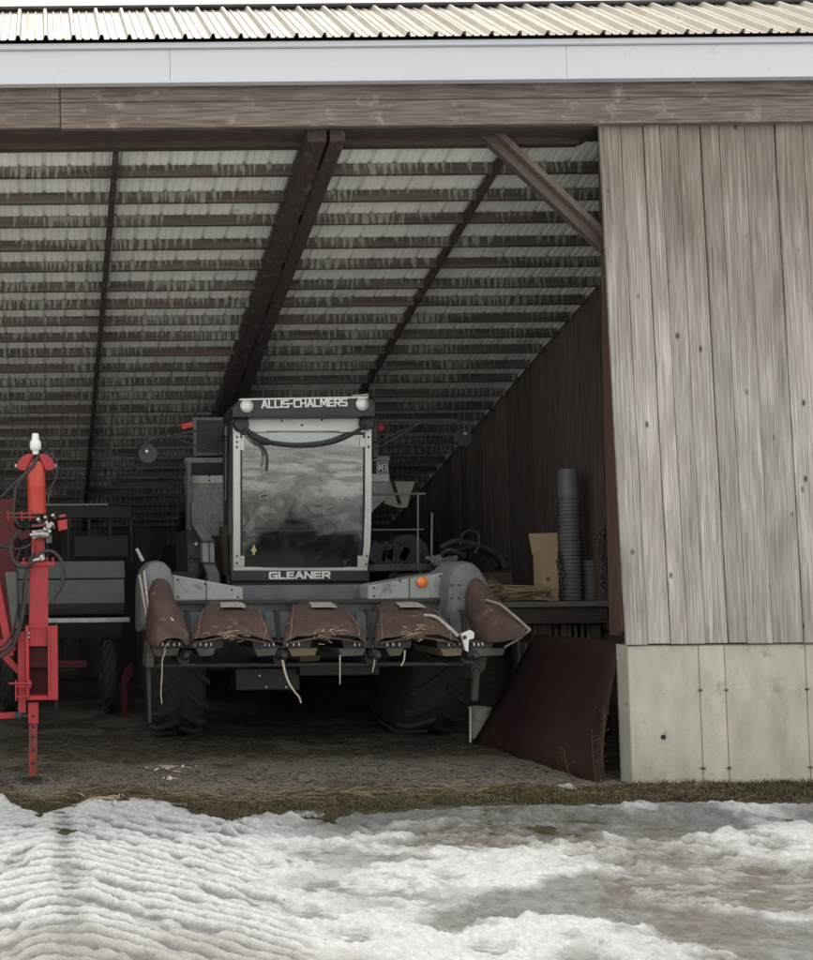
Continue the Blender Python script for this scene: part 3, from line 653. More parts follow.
# purlins (each copy shares the mesh)
mb = MB(); 
segs = [XL, -5.6, -2.4, .58, 2.2, 3.62, 5.28]
for a, b in zip(segs[:-1], segs[1:]): mb.box(a+.002, b-.002, -.02, .02, -.038, .05)
pmesh = None; y = 7.86; k = 0
while y < YB:
    if pmesh is None:
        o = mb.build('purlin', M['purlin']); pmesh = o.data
    else:
        o = bpy.data.objects.new('purlin', pmesh); COL.objects.link(o)
    o.parent = barn
    o.location = Vector((random.uniform(-.02,.0), y, roof_z(y)-.052)) - ORG[barn.name]
    o.rotation_euler = (random.uniform(-.05,.05), random.uniform(-.0012,.0012), 0)
    y += .292*random.uniform(.94,1.06); k += 1
# rafters below the purlins
def rafter(x, w, hgt, drop, ya=7.645, yb=YB, name='rafter', mt='rafterwood'):
    m_ = MB(); za = roof_z(ya)-drop; zb = roof_z(yb)-drop
    m_.prism([(x-w/2,ya,za),(x-w/2,yb,zb),(x-w/2,yb,zb-hgt),(x-w/2,ya,za-hgt)], (w,0,0)); return m_.build(name, M[mt], barn, bevel=.004)
for x in (.58, 3.62, -1.1, -2.7, -5.9, -7.5): rafter(x, .045, .072 if x > 3 else .105, .03)
# doubled main rafter: two planks, a ragged gap, spacer blocks between
rx = P(329,150,7.75).x
ra = rafter(rx-.195, .145, .150, .035, ya=7.38, name='main_rafter'); rafter(rx-.040, .115, .150, .035, ya=7.38, name='main_rafter')
for i in range(12):
    ya = 7.7+i*.62; MB().prism([(rx-.121,ya,roof_z(ya)-.06),(rx-.121,ya+.5,roof_z(ya+.5)-.06),(rx-.121,ya+.5,roof_z(ya+.5)-.17),(rx-.121,ya,roof_z(ya)-.17)], (.022,0,0)).build('spacer_block', M['rafterwood'], ra)
rafter(-4.3, .10, .20, .104, name='main_rafter')
# knee brace from girder to post
a = P(466,118,7.58); b = P(603,248,7.58)
mb = MB(); mb.beam(a, b, .05, .095, (0,-1,0))
dv = (b-a).normalized(); nv = Vector((dv.z,0,-dv.x))
mb.v = []; mb.f = []
pts = [a+nv*.045, b+nv*.045, b-nv*.062, a-nv*.062]; mb.prism([p+Vector((0,-.045,0)) for p in pts], (0,.06,0))
mb.prism([p+Vector((0,-.091,0)) for p in (a-nv*.065+dv*.02, b-nv*.065, b-nv*.02, a-nv*.02+dv*.02)], (0,.042,0))
mb.build('knee_brace', M['brace'], barn, bevel=.004)
# inner side wall of vertical boards, back wall, far left end wall
WX = 5.3
def boards(axis, u0, u1, at, zt, mt, name, th=.022, wmin=.16, wmax=.26):
    m_ = MB(); u = u0; i = 0
    while u < u1:
        w = random.uniform(wmin,wmax); off = random.uniform(-.006,.006)
        ue = min(u+w-.005, u1)
        if axis == 'y':
            m_.prism([(at+off,u,-.2),(at+off,ue,-.2),(at+off,ue,zt(ue)),(at+off,u,zt(u))], (th,0,0))
        else:
            m_.prism([(u,at+off,-.2),(ue,at+off,-.2),(ue,at+off,zt(u)),(u,at+off,zt(u))], (0,th,0))
        u += w; i += 1
    return m_.build(name, M[mt], barn)
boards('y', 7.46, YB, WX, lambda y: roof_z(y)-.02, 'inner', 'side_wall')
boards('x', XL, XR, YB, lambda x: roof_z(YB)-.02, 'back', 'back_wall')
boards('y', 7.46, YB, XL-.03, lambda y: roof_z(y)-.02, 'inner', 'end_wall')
MB().box(XL, XR, YB+.03, YB+.05, -.2, roof_z(YB)-.02).build('light_leak_backing', M['back'], barn)  # added unseen sheet, stops light leaking through the board gaps
mb = MB(); 
for zz in (1.0,): mb.box(WX-.05, WX-.01, 8.0, YB, zz, zz+.10)
mb.build('wall_frame', M['darkwood'], barn)

# ================================================================== THINGS

def pl(pts, d): return [P(x, y, d) for x, y in pts]
GLYPH = {'A':(1,[[(0,0),(.42,1),(.58,1),(1,0)],[(.2,.33),(.8,.33)]]), 'L':(.85,[[(0,1),(0,0),(1,0)]]), 'I':(0,[[(0,0),(0,1)]]),
 'S':(.95,[[(1,.98),(.1,1),(0,.9),(0,.6),(.1,.5),(.9,.5),(1,.4),(1,.1),(.9,0),(0,.02)]]), 'C':(.95,[[(1,1),(.12,1),(0,.86),(0,.14),(.12,0),(1,0)]]),
 'H':(.95,[[(0,0),(0,1)],[(1,0),(1,1)],[(0,.5),(1,.5)]]), 'M':(1.2,[[(0,0),(0,1),(.12,1),(.5,.25),(.88,1),(1,1),(1,0)]]), 'E':(.85,[[(1,1),(0,1),(0,0),(1,0)],[(0,.5),(.92,.5)]]),
 'R':(.95,[[(0,0),(0,1),(.88,1),(1,.9),(1,.55),(.88,.45),(0,.45)],[(.5,.45),(1,0)]]), 'G':(1,[[(1,1),(.12,1),(0,.86),(0,.14),(.12,0),(1,0),(1,.48),(.55,.48)]]),
 'N':(1,[[(0,0),(0,1),(.1,1),(.9,0),(1,0),(1,1)]]), '3':(.8,[[(0,1),(1,1),(1,0),(0,0)],[(.2,.5),(1,.5)]]), '-':(.42,[[(0,.5),(1,.5)]])}
def text_mesh(body, h, loc, parent, name, mat, width, st=.22, tilt=0):
    """heavy square lettering, every stroke a raised bar; h = height, width = total width"""
    adv = [GLYPH[c][0] for c in body]; gap = .40; tot = sum(adv)+gap*(len(body)-1)
    k = (width-st*h)/tot; hh = h*(1-st); m_ = MB(); x = -tot/2*k; n_ = 0
    ct, s_t = math.cos(tilt), math.sin(tilt)
    def W(p, y): return Vector((loc[0]+p[0]*ct-p[1]*s_t, loc[1]+y, loc[2]+p[0]*s_t+p[1]*ct))
    for c in body:
        w_, strokes = GLYPH[c]
        for pl_ in strokes:
            q = [(x+a_*w_*k, (b_-.5)*hh) for a_, b_ in pl_]
            for (ax, az), (bx_, bz) in zip(q[:-1], q[1:]):
                L_ = math.hypot(bx_-ax, bz-az); dx, dz = (bx_-ax)/L_, (bz-az)/L_; e = st*h/2*.98; wv = st*h/2
                vert = abs(dz) > abs(dx); wv = wv*1.12 if vert else wv*.9
                o_ = -.0012*n_ % .0031; n_ += 1
                m_.prism([W((ax-dx*e-dz*wv, az-dz*e+dx*wv), -.003-o_*.2), W((bx_+dx*e-dz*wv, bz+dz*e+dx*wv), -.003-o_*.2), W((bx_+dx*e+dz*wv, bz+dz*e-dx*wv), -.003-o_*.2), W((ax-dx*e+dz*wv, az-dz*e-dx*wv), -.003-o_*.2)], (0,.0035,0))
        x += (w_+gap)*k
    return m_.build(name, mat, parent)

# ------------------------------------------------------------------ combine harvester
CX0 = 2.50
comb = thing('combine_harvester', (CX0, 10.5, 0), 'old grey and black combine harvester with white framed cab and rusty corn head', 'combine harvester')
def wheel(xa, xb, yc, rad, parent, lugs=18, rim_r=None, side=1):
    """tyre with chevron lugs between xa and xb, rim on the outer side"""
    wv = xb-xa; xm = (xa+xb)/2; zc = rad
    t = MB(); prof = [(0,rad*.62),(.01,rad*.70),(wv*.02,rad*.82),(wv*.05,rad*.90),(wv*.13,rad*.945),(wv*.3,rad*.965),(wv*.5,rad*.968),(wv*.7,rad*.965),(wv*.87,rad*.945),(wv*.95,rad*.90),(wv*.98,rad*.82),(wv-.01,rad*.70),(wv,rad*.62)]
    t.lathe(prof, (xa, yc, zc), (1,0,0), 48)
    tyre = t.build('tyre', M['rubber'], parent, smooth=True)
    lg = MB()
    for i in range(lugs):
        for s in (-1,1):
            a0 = 2*math.pi*(i + (.5 if s > 0 else 0))/lugs
            pts = []
            for q in range(5):
                f = q/4; x = xm + s*(wv*.02 + wv*.49*f); a = a0 + .30*f
                rr = rad*(.965 if f < .7 else .965-.03*(f-.7)/.3*2)
                for dr in (0, rad*.048):
                    for da in (-.035,.035):
                        pts.append(Vector((x, yc - math.sin(a+da)*(rr+dr-.004), zc + math.cos(a+da)*(rr+dr-.004))))
            fs = []
            for q in range(4):
                o_ = q*4; fs += [(o_,o_+1,o_+5,o_+4),(o_+2,o_+6,o_+7,o_+3),(o_,o_+4,o_+6,o_+2),(o_+1,o_+3,o_+7,o_+5)]
            fs += [(0,2,3,1),(16,17,19,18)]
            lg.add(pts, fs)
    lg.build('tread_lugs', M['rubber'], parent)
    r = MB(); xo = xb if side > 0 else xa
    r.lathe([(0,rad*.61),(.05,rad*.55),(.06,rad*.30),(.12,rad*.26),(.13,rad*.05)], (xo-side*.02,yc,zc), (-side,0,0), 32)
    xi = xa if side > 0 else xb
    r.lathe([(0,rad*.61),(.08,rad*.54),(.10,rad*.2)], (xi+side*.02,yc,zc), (side,0,0), 32)
    r.build('rim', M['dkgrey'], parent, smooth=True)
def wheel_thing(xa, xb, yc, rad, side, lugs=18):
    p = MB().lathe([(0,.09),(abs(xb-xa)*.6,.09)], (xa+(xb-xa)*.2,yc,rad), (1,0,0), 16).build('wheel', M['dkgrey'], comb)
    wheel(xa, xb, yc, rad, p, lugs, side=side); return p
wheel_thing(P(148,700,9.8).x, P(199,700,9.8).x, 9.85, .79, -1)
wheel_thing(P(386,700,9.8).x, P(446,700,9.8).x, 9.80, .80, 1)
wheel_thing(1.55, 1.9, 13.6, .5, -1, 14); wheel_thing(3.2, 3.55, 13.6, .5, 1, 14)
MB().box(1.55, 3.5, 9.7, 9.95, .62, .92).build('axle', M['dkgrey'], comb, bevel=.02)
mb = MB(); mb.prism([(1.95,8.95,.80),(1.95,8.95,1.25),(1.95,10.6,1.55),(1.95,10.6,.85)], (1.1,0,0)); mb.build('feeder_house', M['dkgrey'], comb, bevel=.02)
mb = MB(); mb.box(1.72, 3.30, 10.45, 14.4, .95, 1.95); mb.prism([(1.75,14.4,.9),(1.75,14.4,2.05),(1.75,15.0,1.85),(1.75,15.0,1.1)], (1.5,0,0)); mb.build('separator_body', M['dkgrey'], comb, bevel=.02)
# grain tank
TD = 10.75
tx0 = P(187,480,TD).x; tx1 = P(388.5,480,TD).x
def zpx(py, d, px=300): return P(px, py, d).z
mb = MB(); mb.prism([(tx0,TD,zpx(478,TD)),(tx1,TD,zpx(478,TD)),(tx1,TD,zpx(496,TD,388)),(P(372,512,TD).x,TD,zpx(512,TD,372)),(P(240,548,TD).x,TD,zpx(548,TD,220)),(tx0,TD,zpx(548,TD,190))], (0,.16,0)); mb.box(tx0+.36, tx1-.25, TD+.165, TD+1.9, zpx(540,TD), zpx(462,TD))
tank = mb.build('grain_tank', M['galv'], comb, bevel=.006)
MB().box(tx0+.003, tx1-.003, TD-.012, TD+.17, zpx(474.5,TD), zpx(462.5,TD)).build('black_band', M['blackpaint'], tank)
MB().box(tx0-.003, tx1+.003, TD-.02, TD+.17, zpx(482.5,TD), zpx(474.8,TD)).build('white_stripe', M['whitepaint'], tank, bevel=.003)
MB().box(tx0-.008, tx1+.008, TD-.03, TD+.17, zpx(462.2,TD), zpx(457,TD)).build('tank_rim', M['ltgrey'], tank, bevel=.004)
# emblem on the right of the black band
e0 = P(382.0,467.6,TD)
mb = MB(); ew, eh, t = .062, .060, .009; yb = TD-.0135
for x0,x1,z0,z1 in ((-ew,ew,eh-t,eh),(-ew,ew,-eh,-eh+t),(ew-t,ew,-eh+t,eh-t),(-ew,-ew+t,-eh+t,eh-t)): mb.box(e0.x+x0,e0.x+x1,yb-.002,yb,e0.z+z0,e0.z+z1)
mb.build('emblem_border', M['letters'], tank)
text_mesh('M3', .078, (e0.x, yb-.001, e0.z), tank, 'emblem_mark', M['letters'], .090, .17)
for bx_, by_ in ((209.5,476),(209.5,480.3)): MB().lathe([(0,.012),(.008,.010)], P(bx_,by_,TD-.02), (0,-1,0), 8).build('bolt', M['dkgrey'], tank)
# screen above the tank on the left
SD = 10.72
mb = MB(); fo = pl([(193,417.5),(232,417.5),(232,455.5),(193,455.5)], SD)
fw = .035
x0, x1 = fo[0].x, fo[1].x+.1; z0, z1 = fo[2].z, fo[0].z
for q in ((x0,x0+fw,z0,z1),(x1-fw,x1,z0,z1),(x0+fw,x1-fw,z1-fw,z1),(x0+fw,x1-fw,z0,z0+fw)): mb.box(q[0],q[1],SD-.01,SD+.03,q[2],q[3])
scn = mb.build('screen_frame', M['grey'], comb, bevel=.003)
MB().box(x0+fw, x1-fw, SD+.004, SD+.012, z0+fw, z1-fw).build('mesh_panel', M['dkgrey'], scn)
# galvanised duct side panel and dark machinery under it
mb = MB(); mb.box(P(187,500,10.6).x, P(191.5,500,10.6).x, 10.55, 10.72, zpx(590,10.6), zpx(460,10.6)); mb.build('corner_post', M['grey'], comb, bevel=.004)
mb = MB()
a = P(186,530,10.4); b = P(206,586,10.4)
mb.box(a.x, b.x, 10.35, 11.2, b.z, a.z); mb.lathe([(0,.10),(.06,.10),(.065,.03)], P(197,549,10.35), (0,-1,0), 20); mb.lathe([(0,.07),(.08,.07),(.09,.02)], P(195,570,10.35), (0,-1,0), 20)
for i in range(10): mb.beam(P(random.uniform(188,205),random.uniform(540,584),10.3), P(random.uniform(188,205),random.uniform(540,584),10.3), .02, .02)
mb.build('drive_housing', M['dkgrey'], comb, bevel=.003)
MB().lathe([(0,.022),(.02,.018)], P(196,544,10.28), (0,-1,0), 12).build('lamp', M['steel'], comb)
# elbowed return duct in three pieces
def ribbon(cpts, w, d, dep, name, mat, parent):
    m_ = MB()
    for (x0_, y0_), (x1_, y1_) in zip(cpts[:-1], cpts[1:]):
        m_.prism([P(x0_-w/2,y0_,d), P(x0_+w/2,y0_,d), P(x1_+w/2,y1_,d), P(x1_-w/2,y1_,d)], (0,dep,0))
    return m_.build(name, mat, parent, bevel=.006)
du = ribbon([(197.5,501),(197.5,524)], 11, 10.05, .16, 'return_duct', M['grey'], comb)
ribbon([(197.5,524),(208.5,541)], 11.4, 10.05, .16, 'duct_bend', M['grey'], du)
ribbon([(208.5,541.6),(209,562.5)], 12, 10.05, .16, 'duct_straight', M['ltgrey'], du)
ribbon([(209,563.5),(214,574),(214.5,592)], 12, 10.05, .16, 'duct_foot', M['grey'], du)
mb = MB()
for yy in (541.4, 563): mb.prism([P(202,yy-.8,10.03), P(216,yy-.8,10.03), P(216,yy+.8,10.03), P(202,yy+.8,10.03)], (0,.2,0))
mb.build('duct_flange', M['dkgrey'], du)
MB().prism(pl([(208.3,541),(209.3,541),(210,563),(209,563)],10.04),(0,.01,0)).build('duct_seam', M['dkgrey'], du)

# ---- cab
CD = 9.35
cab = MB()
c0, c1 = P(232,500,CD).x, P(373,500,CD).x
zb, zt = P(300,581,CD).z, P(300,417,CD).z
dep = 1.25
# rear wall, floor, corner posts, roof slab
cab.prism([(c0+.02,CD+.45,zb-.03),(c1-.02,CD+.45,zb-.03),(c1-.14,CD+dep,zb-.03),(c0+.14,CD+dep,zb-.03)],(0,0,.08))
for xx in (c0+.14, c1-.195): cab.box(xx, xx+.055, CD+dep-.06, CD+dep, zb, zt)
for xx, k_ in ((c0, .14), (c1-.04, -.14)): cab.prism([(xx+.03*(k_>0),CD+.46,zb),(xx+.04,CD+.46,zb),(xx+.04+k_,CD+dep,zb),(xx+k_,CD+dep,zb)],(0,0,.45))
for xx in (c0+.0, c1-.04): cab.prism([(xx,CD+.0,zt),(xx,CD+.08,zt),(xx,CD+.30,zb+.45),(xx,CD+.22,zb+.45)],(.04,0,0))
cab.prism([(c0,CD+.02,zt-.03),(c1,CD+.02,zt-.03),(c1-.14,CD+dep,zt-.03),(c0+.14,CD+dep,zt-.03)],(0,0,.09))
cabo = cab.build('cab', M['dkgrey'], comb, bevel=.006)
# rear wall with a window opening and lining
mb = MB(); xl, xr = c0+.2, c1-.2; yb = CD+dep-.03; za, zz = zb+.55, zt-.12
mb.box(xl, xr, yb-.02, yb, zb, za); mb.box(xl, xr, yb-.02, yb, zz, zt); mb.box(xl, xl+.22, yb-.02, yb, za, zz); mb.box(xr-.22, xr, yb-.02, yb, za, zz)
mb.build('rear_lining', M['seat'], cabo)
mb = MB(); mb.prism([(c0+.06,CD+.50,zb+.04),(c0+.06,CD+1.1,zb+.04),(c0+.06,CD+1.1,zb+.56),(c0+.06,CD+.50,zb+.56)], (.26,0,0)); mb.build('side_console', M['cabbrown'], cabo, bevel=.02)
# seat
mb = MB(); sxm = P(310,520,10.0).x
mb.box(sxm-.25, sxm+.25, 9.98, 10.38, zb+.30, zb+.42); st_ = mb.build('seat', M['seat'], cabo, bevel=.04)
mb = MB(); mb.prism([(sxm-.24,10.34,zb+.40),(sxm+.24,10.34,zb+.40),(sxm+.21,10.42,zb+.95),(sxm-.21,10.42,zb+.95)], (0,.10,0)); mb.build('backrest', M['seat'], st_, bevel=.04)
mb = MB(); mb.box(sxm-.08, sxm+.08, 10.1, 10.3, zb+.0, zb+.30); mb.build('seat_base', M['dkgrey'], st_)
mb = MB(); mb.box(sxm-.06, sxm+.05, 10.30, 10.33, zb+.62, zb+.94); mb.build('headrest_tag', M['cabgrey'], st_)
# steering column and wheel
mb = MB(); mb.tube([(sxm,9.86,zb+.02),(sxm,9.80,zb+.50)], .035, 10)
sw_ = mb.build('steering_column', M['seat'], cabo)
mb = MB(); c = Vector((sxm,9.80,zb+.52)); u = Vector((1,0,0)); v = Vector((0,.85,.5)).normalized()
mb.tube([c+u*.2*math.cos(a_)+v*.2*math.sin(a_) for a_ in [i*2*math.pi/28 for i in range(29)]], .014, 8)
for a_ in (0.5,2.6,4.7): mb.tube([c, c+u*.2*math.cos(a_)+v*.2*math.sin(a_)], .011, 6)
mb.build('steering_wheel', M['seat'], sw_)
mb = MB(); mb.tube(smoothpath([P(318,553,9.8),P(330,550,9.8),P(344,546,9.8)],4), .010, 8); mb.tube([P(314,557,9.8),P(320,557,9.8)], .008, 6); mb.build('lever', M['steel'], cabo)
MB().box(P(341,556,9.75).x, P(357,556,9.75).x, 9.75, 9.77, zpx(562,9.75,350), zpx(551,9.75,350)).build('notice_plate', M['cabgrey'], cabo)
# front glass, slightly bulged, with white frame
def wd(py):      # depth of the glass: it slopes back towards its foot
    t_ = min(1, max(0, (570-py)/138.)); return CD-.05+.42*(1-t_)**1.45
NSD = wd(570)-.03
def wstrip(m_, outline, out=0, thick=.045, step=9):
    """a strip that follows the slope of the glass; outline = [(y, x_left, x_right), ...]"""
    rows_ = []
    ys_ = sorted(set([o_[0] for o_ in outline] + [y_ for y_ in range(int(outline[0][0])+4, int(outline[-1][0])-3, step)]))
    for y_ in ys_:
        for (ya_, l0, r0), (yb_, l1, r1_) in zip(outline[:-1], outline[1:]):
            if ya_ <= y_ <= yb_:
                f = (y_-ya_)/(yb_-ya_); xl_, xr_ = l0+(l1-l0)*f, r0+(r1_-r0)*f; break
        d_ = wd(y_)-out; rows_.append([P(xl_,y_,d_), P(xr_,y_,d_), P(xr_,y_,d_)+Vector((0,thick,0)), P(xl_,y_,d_)+Vector((0,thick,0))])
    m_.grid(rows_, close=True); n_ = len(rows_); b_ = len(m_.v)-4*n_
    m_.f += [(b_,b_+1,b_+2,b_+3),(b_+4*n_-4,b_+4*n_-1,b_+4*n_-2,b_+4*n_-3)]
rows = []
for j in range(17):
    py_ = 567.5-(567.5-431)*j/16
    rows.append([P(240+125*i/16, py_, wd(py_)+.012) + Vector((0,-.025*(1-(2*i/16-1)**2),0)) for i in range(17)])
mb = MB(); mb.grid(rows); ws = mb.build('windshield', M['glass'], cabo, smooth='all')
mb = MB()
wstrip(mb, [(417.5,233.5,371.8),(432,233.5,371.8)], .004)
wstrip(mb, [(432.2,233.5,240.5),(567,233.5,240.5)], .002)
wstrip(mb, [(432.2,365.3,371.8),(505,365.3,371.8),(545,364,370.6),(566.9,361.8,367.7)], .002)
wstrip(mb, [(567.1,233.5,367.7),(570.6,233.5,367.5)], .002)
for y0_, y1_, x0_, x1_ in ((438,450,240.6,244.5),(438,447,360.3,365.2),(556,567,240.6,244.5),(556,567,358,363)): wstrip(mb, [(y0_,x0_,x1_),(y1_,x0_,x1_)], .006, .02)
frm = mb.build('windshield_frame', M['whitepaint'], cabo, bevel=.004)
mb = MB()
for q in ((282,421),(302,425),(322,420),(237,437),(237,442),(237,447),(368.5,437),(368.5,447),(237,556),(237,563),(366.8,556),(366,564)):
    MB().lathe([(0,.011),(.007,.009)], P(q[0],q[1],wd(q[1])-.005), (0,-1,0), 8).build('frame_bolt', M['dkgrey'], frm)
mb = MB()
wstrip(mb, [(432.4,240.7,242.2),(566.5,240.7,242.2)], -.004, .02); wstrip(mb, [(432.4,363.4,365.0),(505,363.4,365.0),(545,362,363.7),(566.5,360,361.6)], -.004, .02); wstrip(mb, [(432.3,242.3,363.3),(435,242.3,363.3)], -.006, .02)
mb.build('gasket', M['blackpaint'], frm)
# visor with chamfered ends
VD = 9.15
vis = [(232.5,417.3),(232.5,408),(240.5,398.5),(368,396.3),(375.6,403),(375.6,416.5)]
mb = MB(); mb.prism(pl(vis, VD), (0,.50,0)); vo = mb.build('cab_visor', M['blackpaint'], comb, bevel=.008)
mb = MB(); mb.prism(pl([(240,398.6),(368,396.4),(368.3,398.0),(239.0,400.2)], VD-.008), (0,.02,0)); mb.build('visor_trim', M['whitepaint'], vo)
for q in ((246.3,406.3),(361.8,404.2)):
    c = P(q[0], q[1], VD); rr = .050
    hl = MB().lathe([(0,rr+.009),(.02,rr+.009),(.022,rr)], c, (0,-1,0), 28).build('headlight', M['steel'], vo)
    MB().lathe([(.0225,rr),(.030,rr*.85),(.036,rr*.5),(.038,.004)], c, (0,-1,0), 28).build('lens', M['lens'], hl, smooth=True)
c = P(304.3, 403.3, VD-.002); text_mesh('ALLIS-CHALMERS', 8.2/1000*VD, c, vo, 'lettering', M['letters'], (348.5-262)/1000*VD, .185, ROLL*1.6)
mb = MB(); mb.prism(pl([(231.5,570.9),(369.5,570.9),(369.5,581),(231.5,581)], NSD), (0,.08,0)); lp = mb.build('name_strip', M['blackpaint'], cabo, bevel=.004)
c = P(299.6,575.2,NSD-.002); text_mesh('GLEANER', 7.6/1000*NSD, c, lp, 'lettering', M['letters'], (330-269)/1000*NSD, .25)
MB().prism(pl([(231.5,581.5),(369.5,581.5),(369.5,590),(231.5,590)], NSD+.06), (0,.4,0)).build('under_cab_panel', M['blackpaint'], cabo)
# wipers, valance hose and round mirrors at the upper corners
mb = MB(); mb.lathe([(0,.074),(.03,.074),(.05,.062),(.055,.02)], P(240.5,424.5,CD-.06), (0,-1,0), 28); mb.build('round_mirror', M['blackpaint'], cabo, smooth=True)
mb = MB(); mb.lathe([(0,.070),(.03,.070),(.05,.060),(.055,.02)], P(366,423,CD-.06), (0,-1,0), 28); mb.build('round_mirror', M['blackpaint'], cabo, smooth=True)
mb = MB(); pa = smoothpath([P(246,428,CD-.13),(P(256,437,CD-.14)),P(270,442.5,CD-.15),P(300,445.5,CD-.16),P(330,442.5,CD-.15),P(352,434,CD-.14),P(366,425,CD-.12)],6)
n_ = len(pa); mb.tube(pa, [.016+.008*math.sin(math.pi*i/n_) + (.012 if .1 < i/n_ < .3 else 0) for i in range(n_)], 8); mb.build('wiper_arm', M['hose'], cabo, smooth=True)
mb = MB(); mb.tube(smoothpath([P(246,430,CD-.12),P(258,441,CD-.13),P(264,449,CD-.13),P(267,458,CD-.13),P(266.5,471,CD-.13)],5), .013, 8); mb.tube(smoothpath([P(246,433,CD-.12),P(252,441,CD-.13),P(260,447,CD-.13)],5), .007, 6); mb.build('wiper_hose', M['hose'], cabo, smooth=True)
mb = MB(); g1 = wd(496)-.03
mb.prism(pl([(259,494.5),(268.5,492.5),(269,497.5),(259.5,499.5)], g1), (0,.003,0)); mb.build('windshield_sticker', M['cabgrey'], ws)
mb = MB(); mb.prism(pl([(260.5,495.6),(267.2,494.2),(267.6,496.6),(260.9,498)], g1-.002), (0,.003,0)); mb.build('sticker_print', M['dkgrey'], ws)
mb = MB(); mb.prism(pl([(252.5,548),(254,544),(255.5,548),(256.8,550.5),(255,552.5),(254.8,555),(252.8,555),(252.8,552.5),(250.8,550.5)], wd(549)-.02), (0,.003,0)); mb.build('yellow_sticker', M['goldtag'], ws)
# aerial-like rod at the left corner of the cab
mb = MB(); mb.tube([P(226.5,424,9.6),P(226,470,9.6),P(225.5,500,9.6)], .007, 6); mb.tube([P(227,422,9.6),P(226.3,436,9.6)], .020, 8); ar = mb.build('corner_rod', M['grey'], comb)
mb = MB(); mb.lathe([(0,.026),(.03,.026)], P(227.5,421.5,9.62), (0,-1,0), 14); mb.build('rod_cap', M['whiteplastic'], ar)
# mirror arms
ma = MB(); ma.tube([P(229,424,9.4),P(168,436.5,9.25)], .011, 8); ma.tube(smoothpath([P(168,436.5,9.25),P(155,438.5,9.2),P(147.5,441,9.2),P(146.3,446,9.2),P(146,452,9.2)],5), .008, 8); ma.tube([P(168,436,9.25),P(226,456,9.5)], .009, 8)
ma.lathe([(0,.016),(.02,.016)], P(168,436,9.24), (0,-1,0), 10)
mao = ma.build('mirror_arm', M['dkgrey'], comb)
MB().lathe([(0,.088),(.02,.09),(.035,.075),(.04,.02)], P(148,453.5,9.25), (0,1,0), 26).build('mirror_head', M['blackpaint'], mao, smooth=True)
MB().lathe([(0,.014),(.03,.014)], P(146.5,451.5,9.2), (0,-1,0), 10).build('mirror_bolt', M['steel'], mao)
mb = MB(); mb.beam(P(181,426.5,9.27), P(193,424.5,9.29), .04, .05); mb.beam(P(182,429,9.26), P(187,426.5,9.26), .05, .03); mb.build('red_reflector', M['redlens'], mao, bevel=.006)
ma = MB(); ma.tube([P(372,420.5,9.4),P(424,420.5,9.3)], .010, 8); ma.tube(smoothpath([P(424,420.5,9.3),P(452,420.2,9.25),P(462,422,9.2),P(464,427,9.2),P(464,434,9.2)],5), .008, 8)
ma.tube([P(424,421.5,9.3),P(376,449,9.5)], .009, 8); ma.tube([P(420,423.5,9.3),P(372,443,9.5)], .007, 8); ma.lathe([(0,.018),(.02,.018)], P(424.5,421,9.29), (0,-1,0), 10)
mao = ma.build('mirror_arm', M['dkgrey'], comb)
MB().lathe([(0,.082),(.02,.084),(.035,.07),(.04,.02)], P(463,437.5,9.25), (0,1,0), 26).build('mirror_head', M['blackpaint'], mao, smooth=True)
MB().lathe([(0,.014),(.03,.014)], P(464,434,9.2), (0,-1,0), 10).build('mirror_bolt', M['steel'], mao)
MB().lathe([(0,.035),(.03,.035),(.04,.02)], P(380,428,9.55), (0,-1,0), 18).build('red_lamp', M['redlens'], comb)
MB().box(P(372.5,440,9.5).x, P(378,440,9.5).x, 9.5, 9.75, zpx(458,9.5,375), zpx(417,9.5,375)).build('lamp_bracket', M['dkgrey'], comb, bevel=.004)
MB().tube([P(352,396.3,9.3),P(368,394.8,9.3)], .012, 8).build('roof_clip', M['cream'], comb)
# handrails, platform and cream auger boot on the right
mb = MB()
mb.tube([P(372,494.5,9.9),P(425,493.8,9.9)], .012, 8); mb.tube([P(372,530,9.9),P(424,529.5,9.9)], .009, 8); mb.tube([P(418,493,9.9),P(418,570,9.9)], .010, 8); mb.tube([P(432,513,9.7),P(431.5,570,9.7)], .011, 8)
mb.build('handrail', M['grey'], comb)
mb = MB(); mb.box(P(372,570,9.6).x, P(446,570,9.6).x, 9.55, 10.5, zpx(571,9.6,400), zpx(564,9.6,400)); mb.build('platform', M['dkgrey'], comb, bevel=.006)
mb = MB()
for bx_ in (372,382,392,404): mb.beam(P(bx_,563,10.3), P(bx_+10,545,10.3), .10, .20)
mb.lathe([(0,.22),(.3,.22),(.32,.1)], P(398,556,10.6), (0,-1,0), 24); mb.build('engine_shield', M['dkgrey'], comb, bevel=.01)
mb = MB(); mb.prism(pl([(384,481),(415.5,481.5),(409,500),(408,507.5),(399,508),(384,504)], 11.0), (0,.5,0)); cr = mb.build('auger_boot', M['cream'], comb, bevel=.008)
mb = MB(); mb.beam(P(392.5,481,10.97), P(400,504,10.97), .03, .03); mb.build('boot_strap', M['blackpaint'], cr)
mb = MB()
for i in range(9): mb.beam(P(random.uniform(425,448),random.uniform(556,572),9.4), P(random.uniform(430,458),random.uniform(556,574),9.5), random.uniform(.02,.05), .03)
mb.build('ladder_catch', M['grey'], comb, bevel=.003)

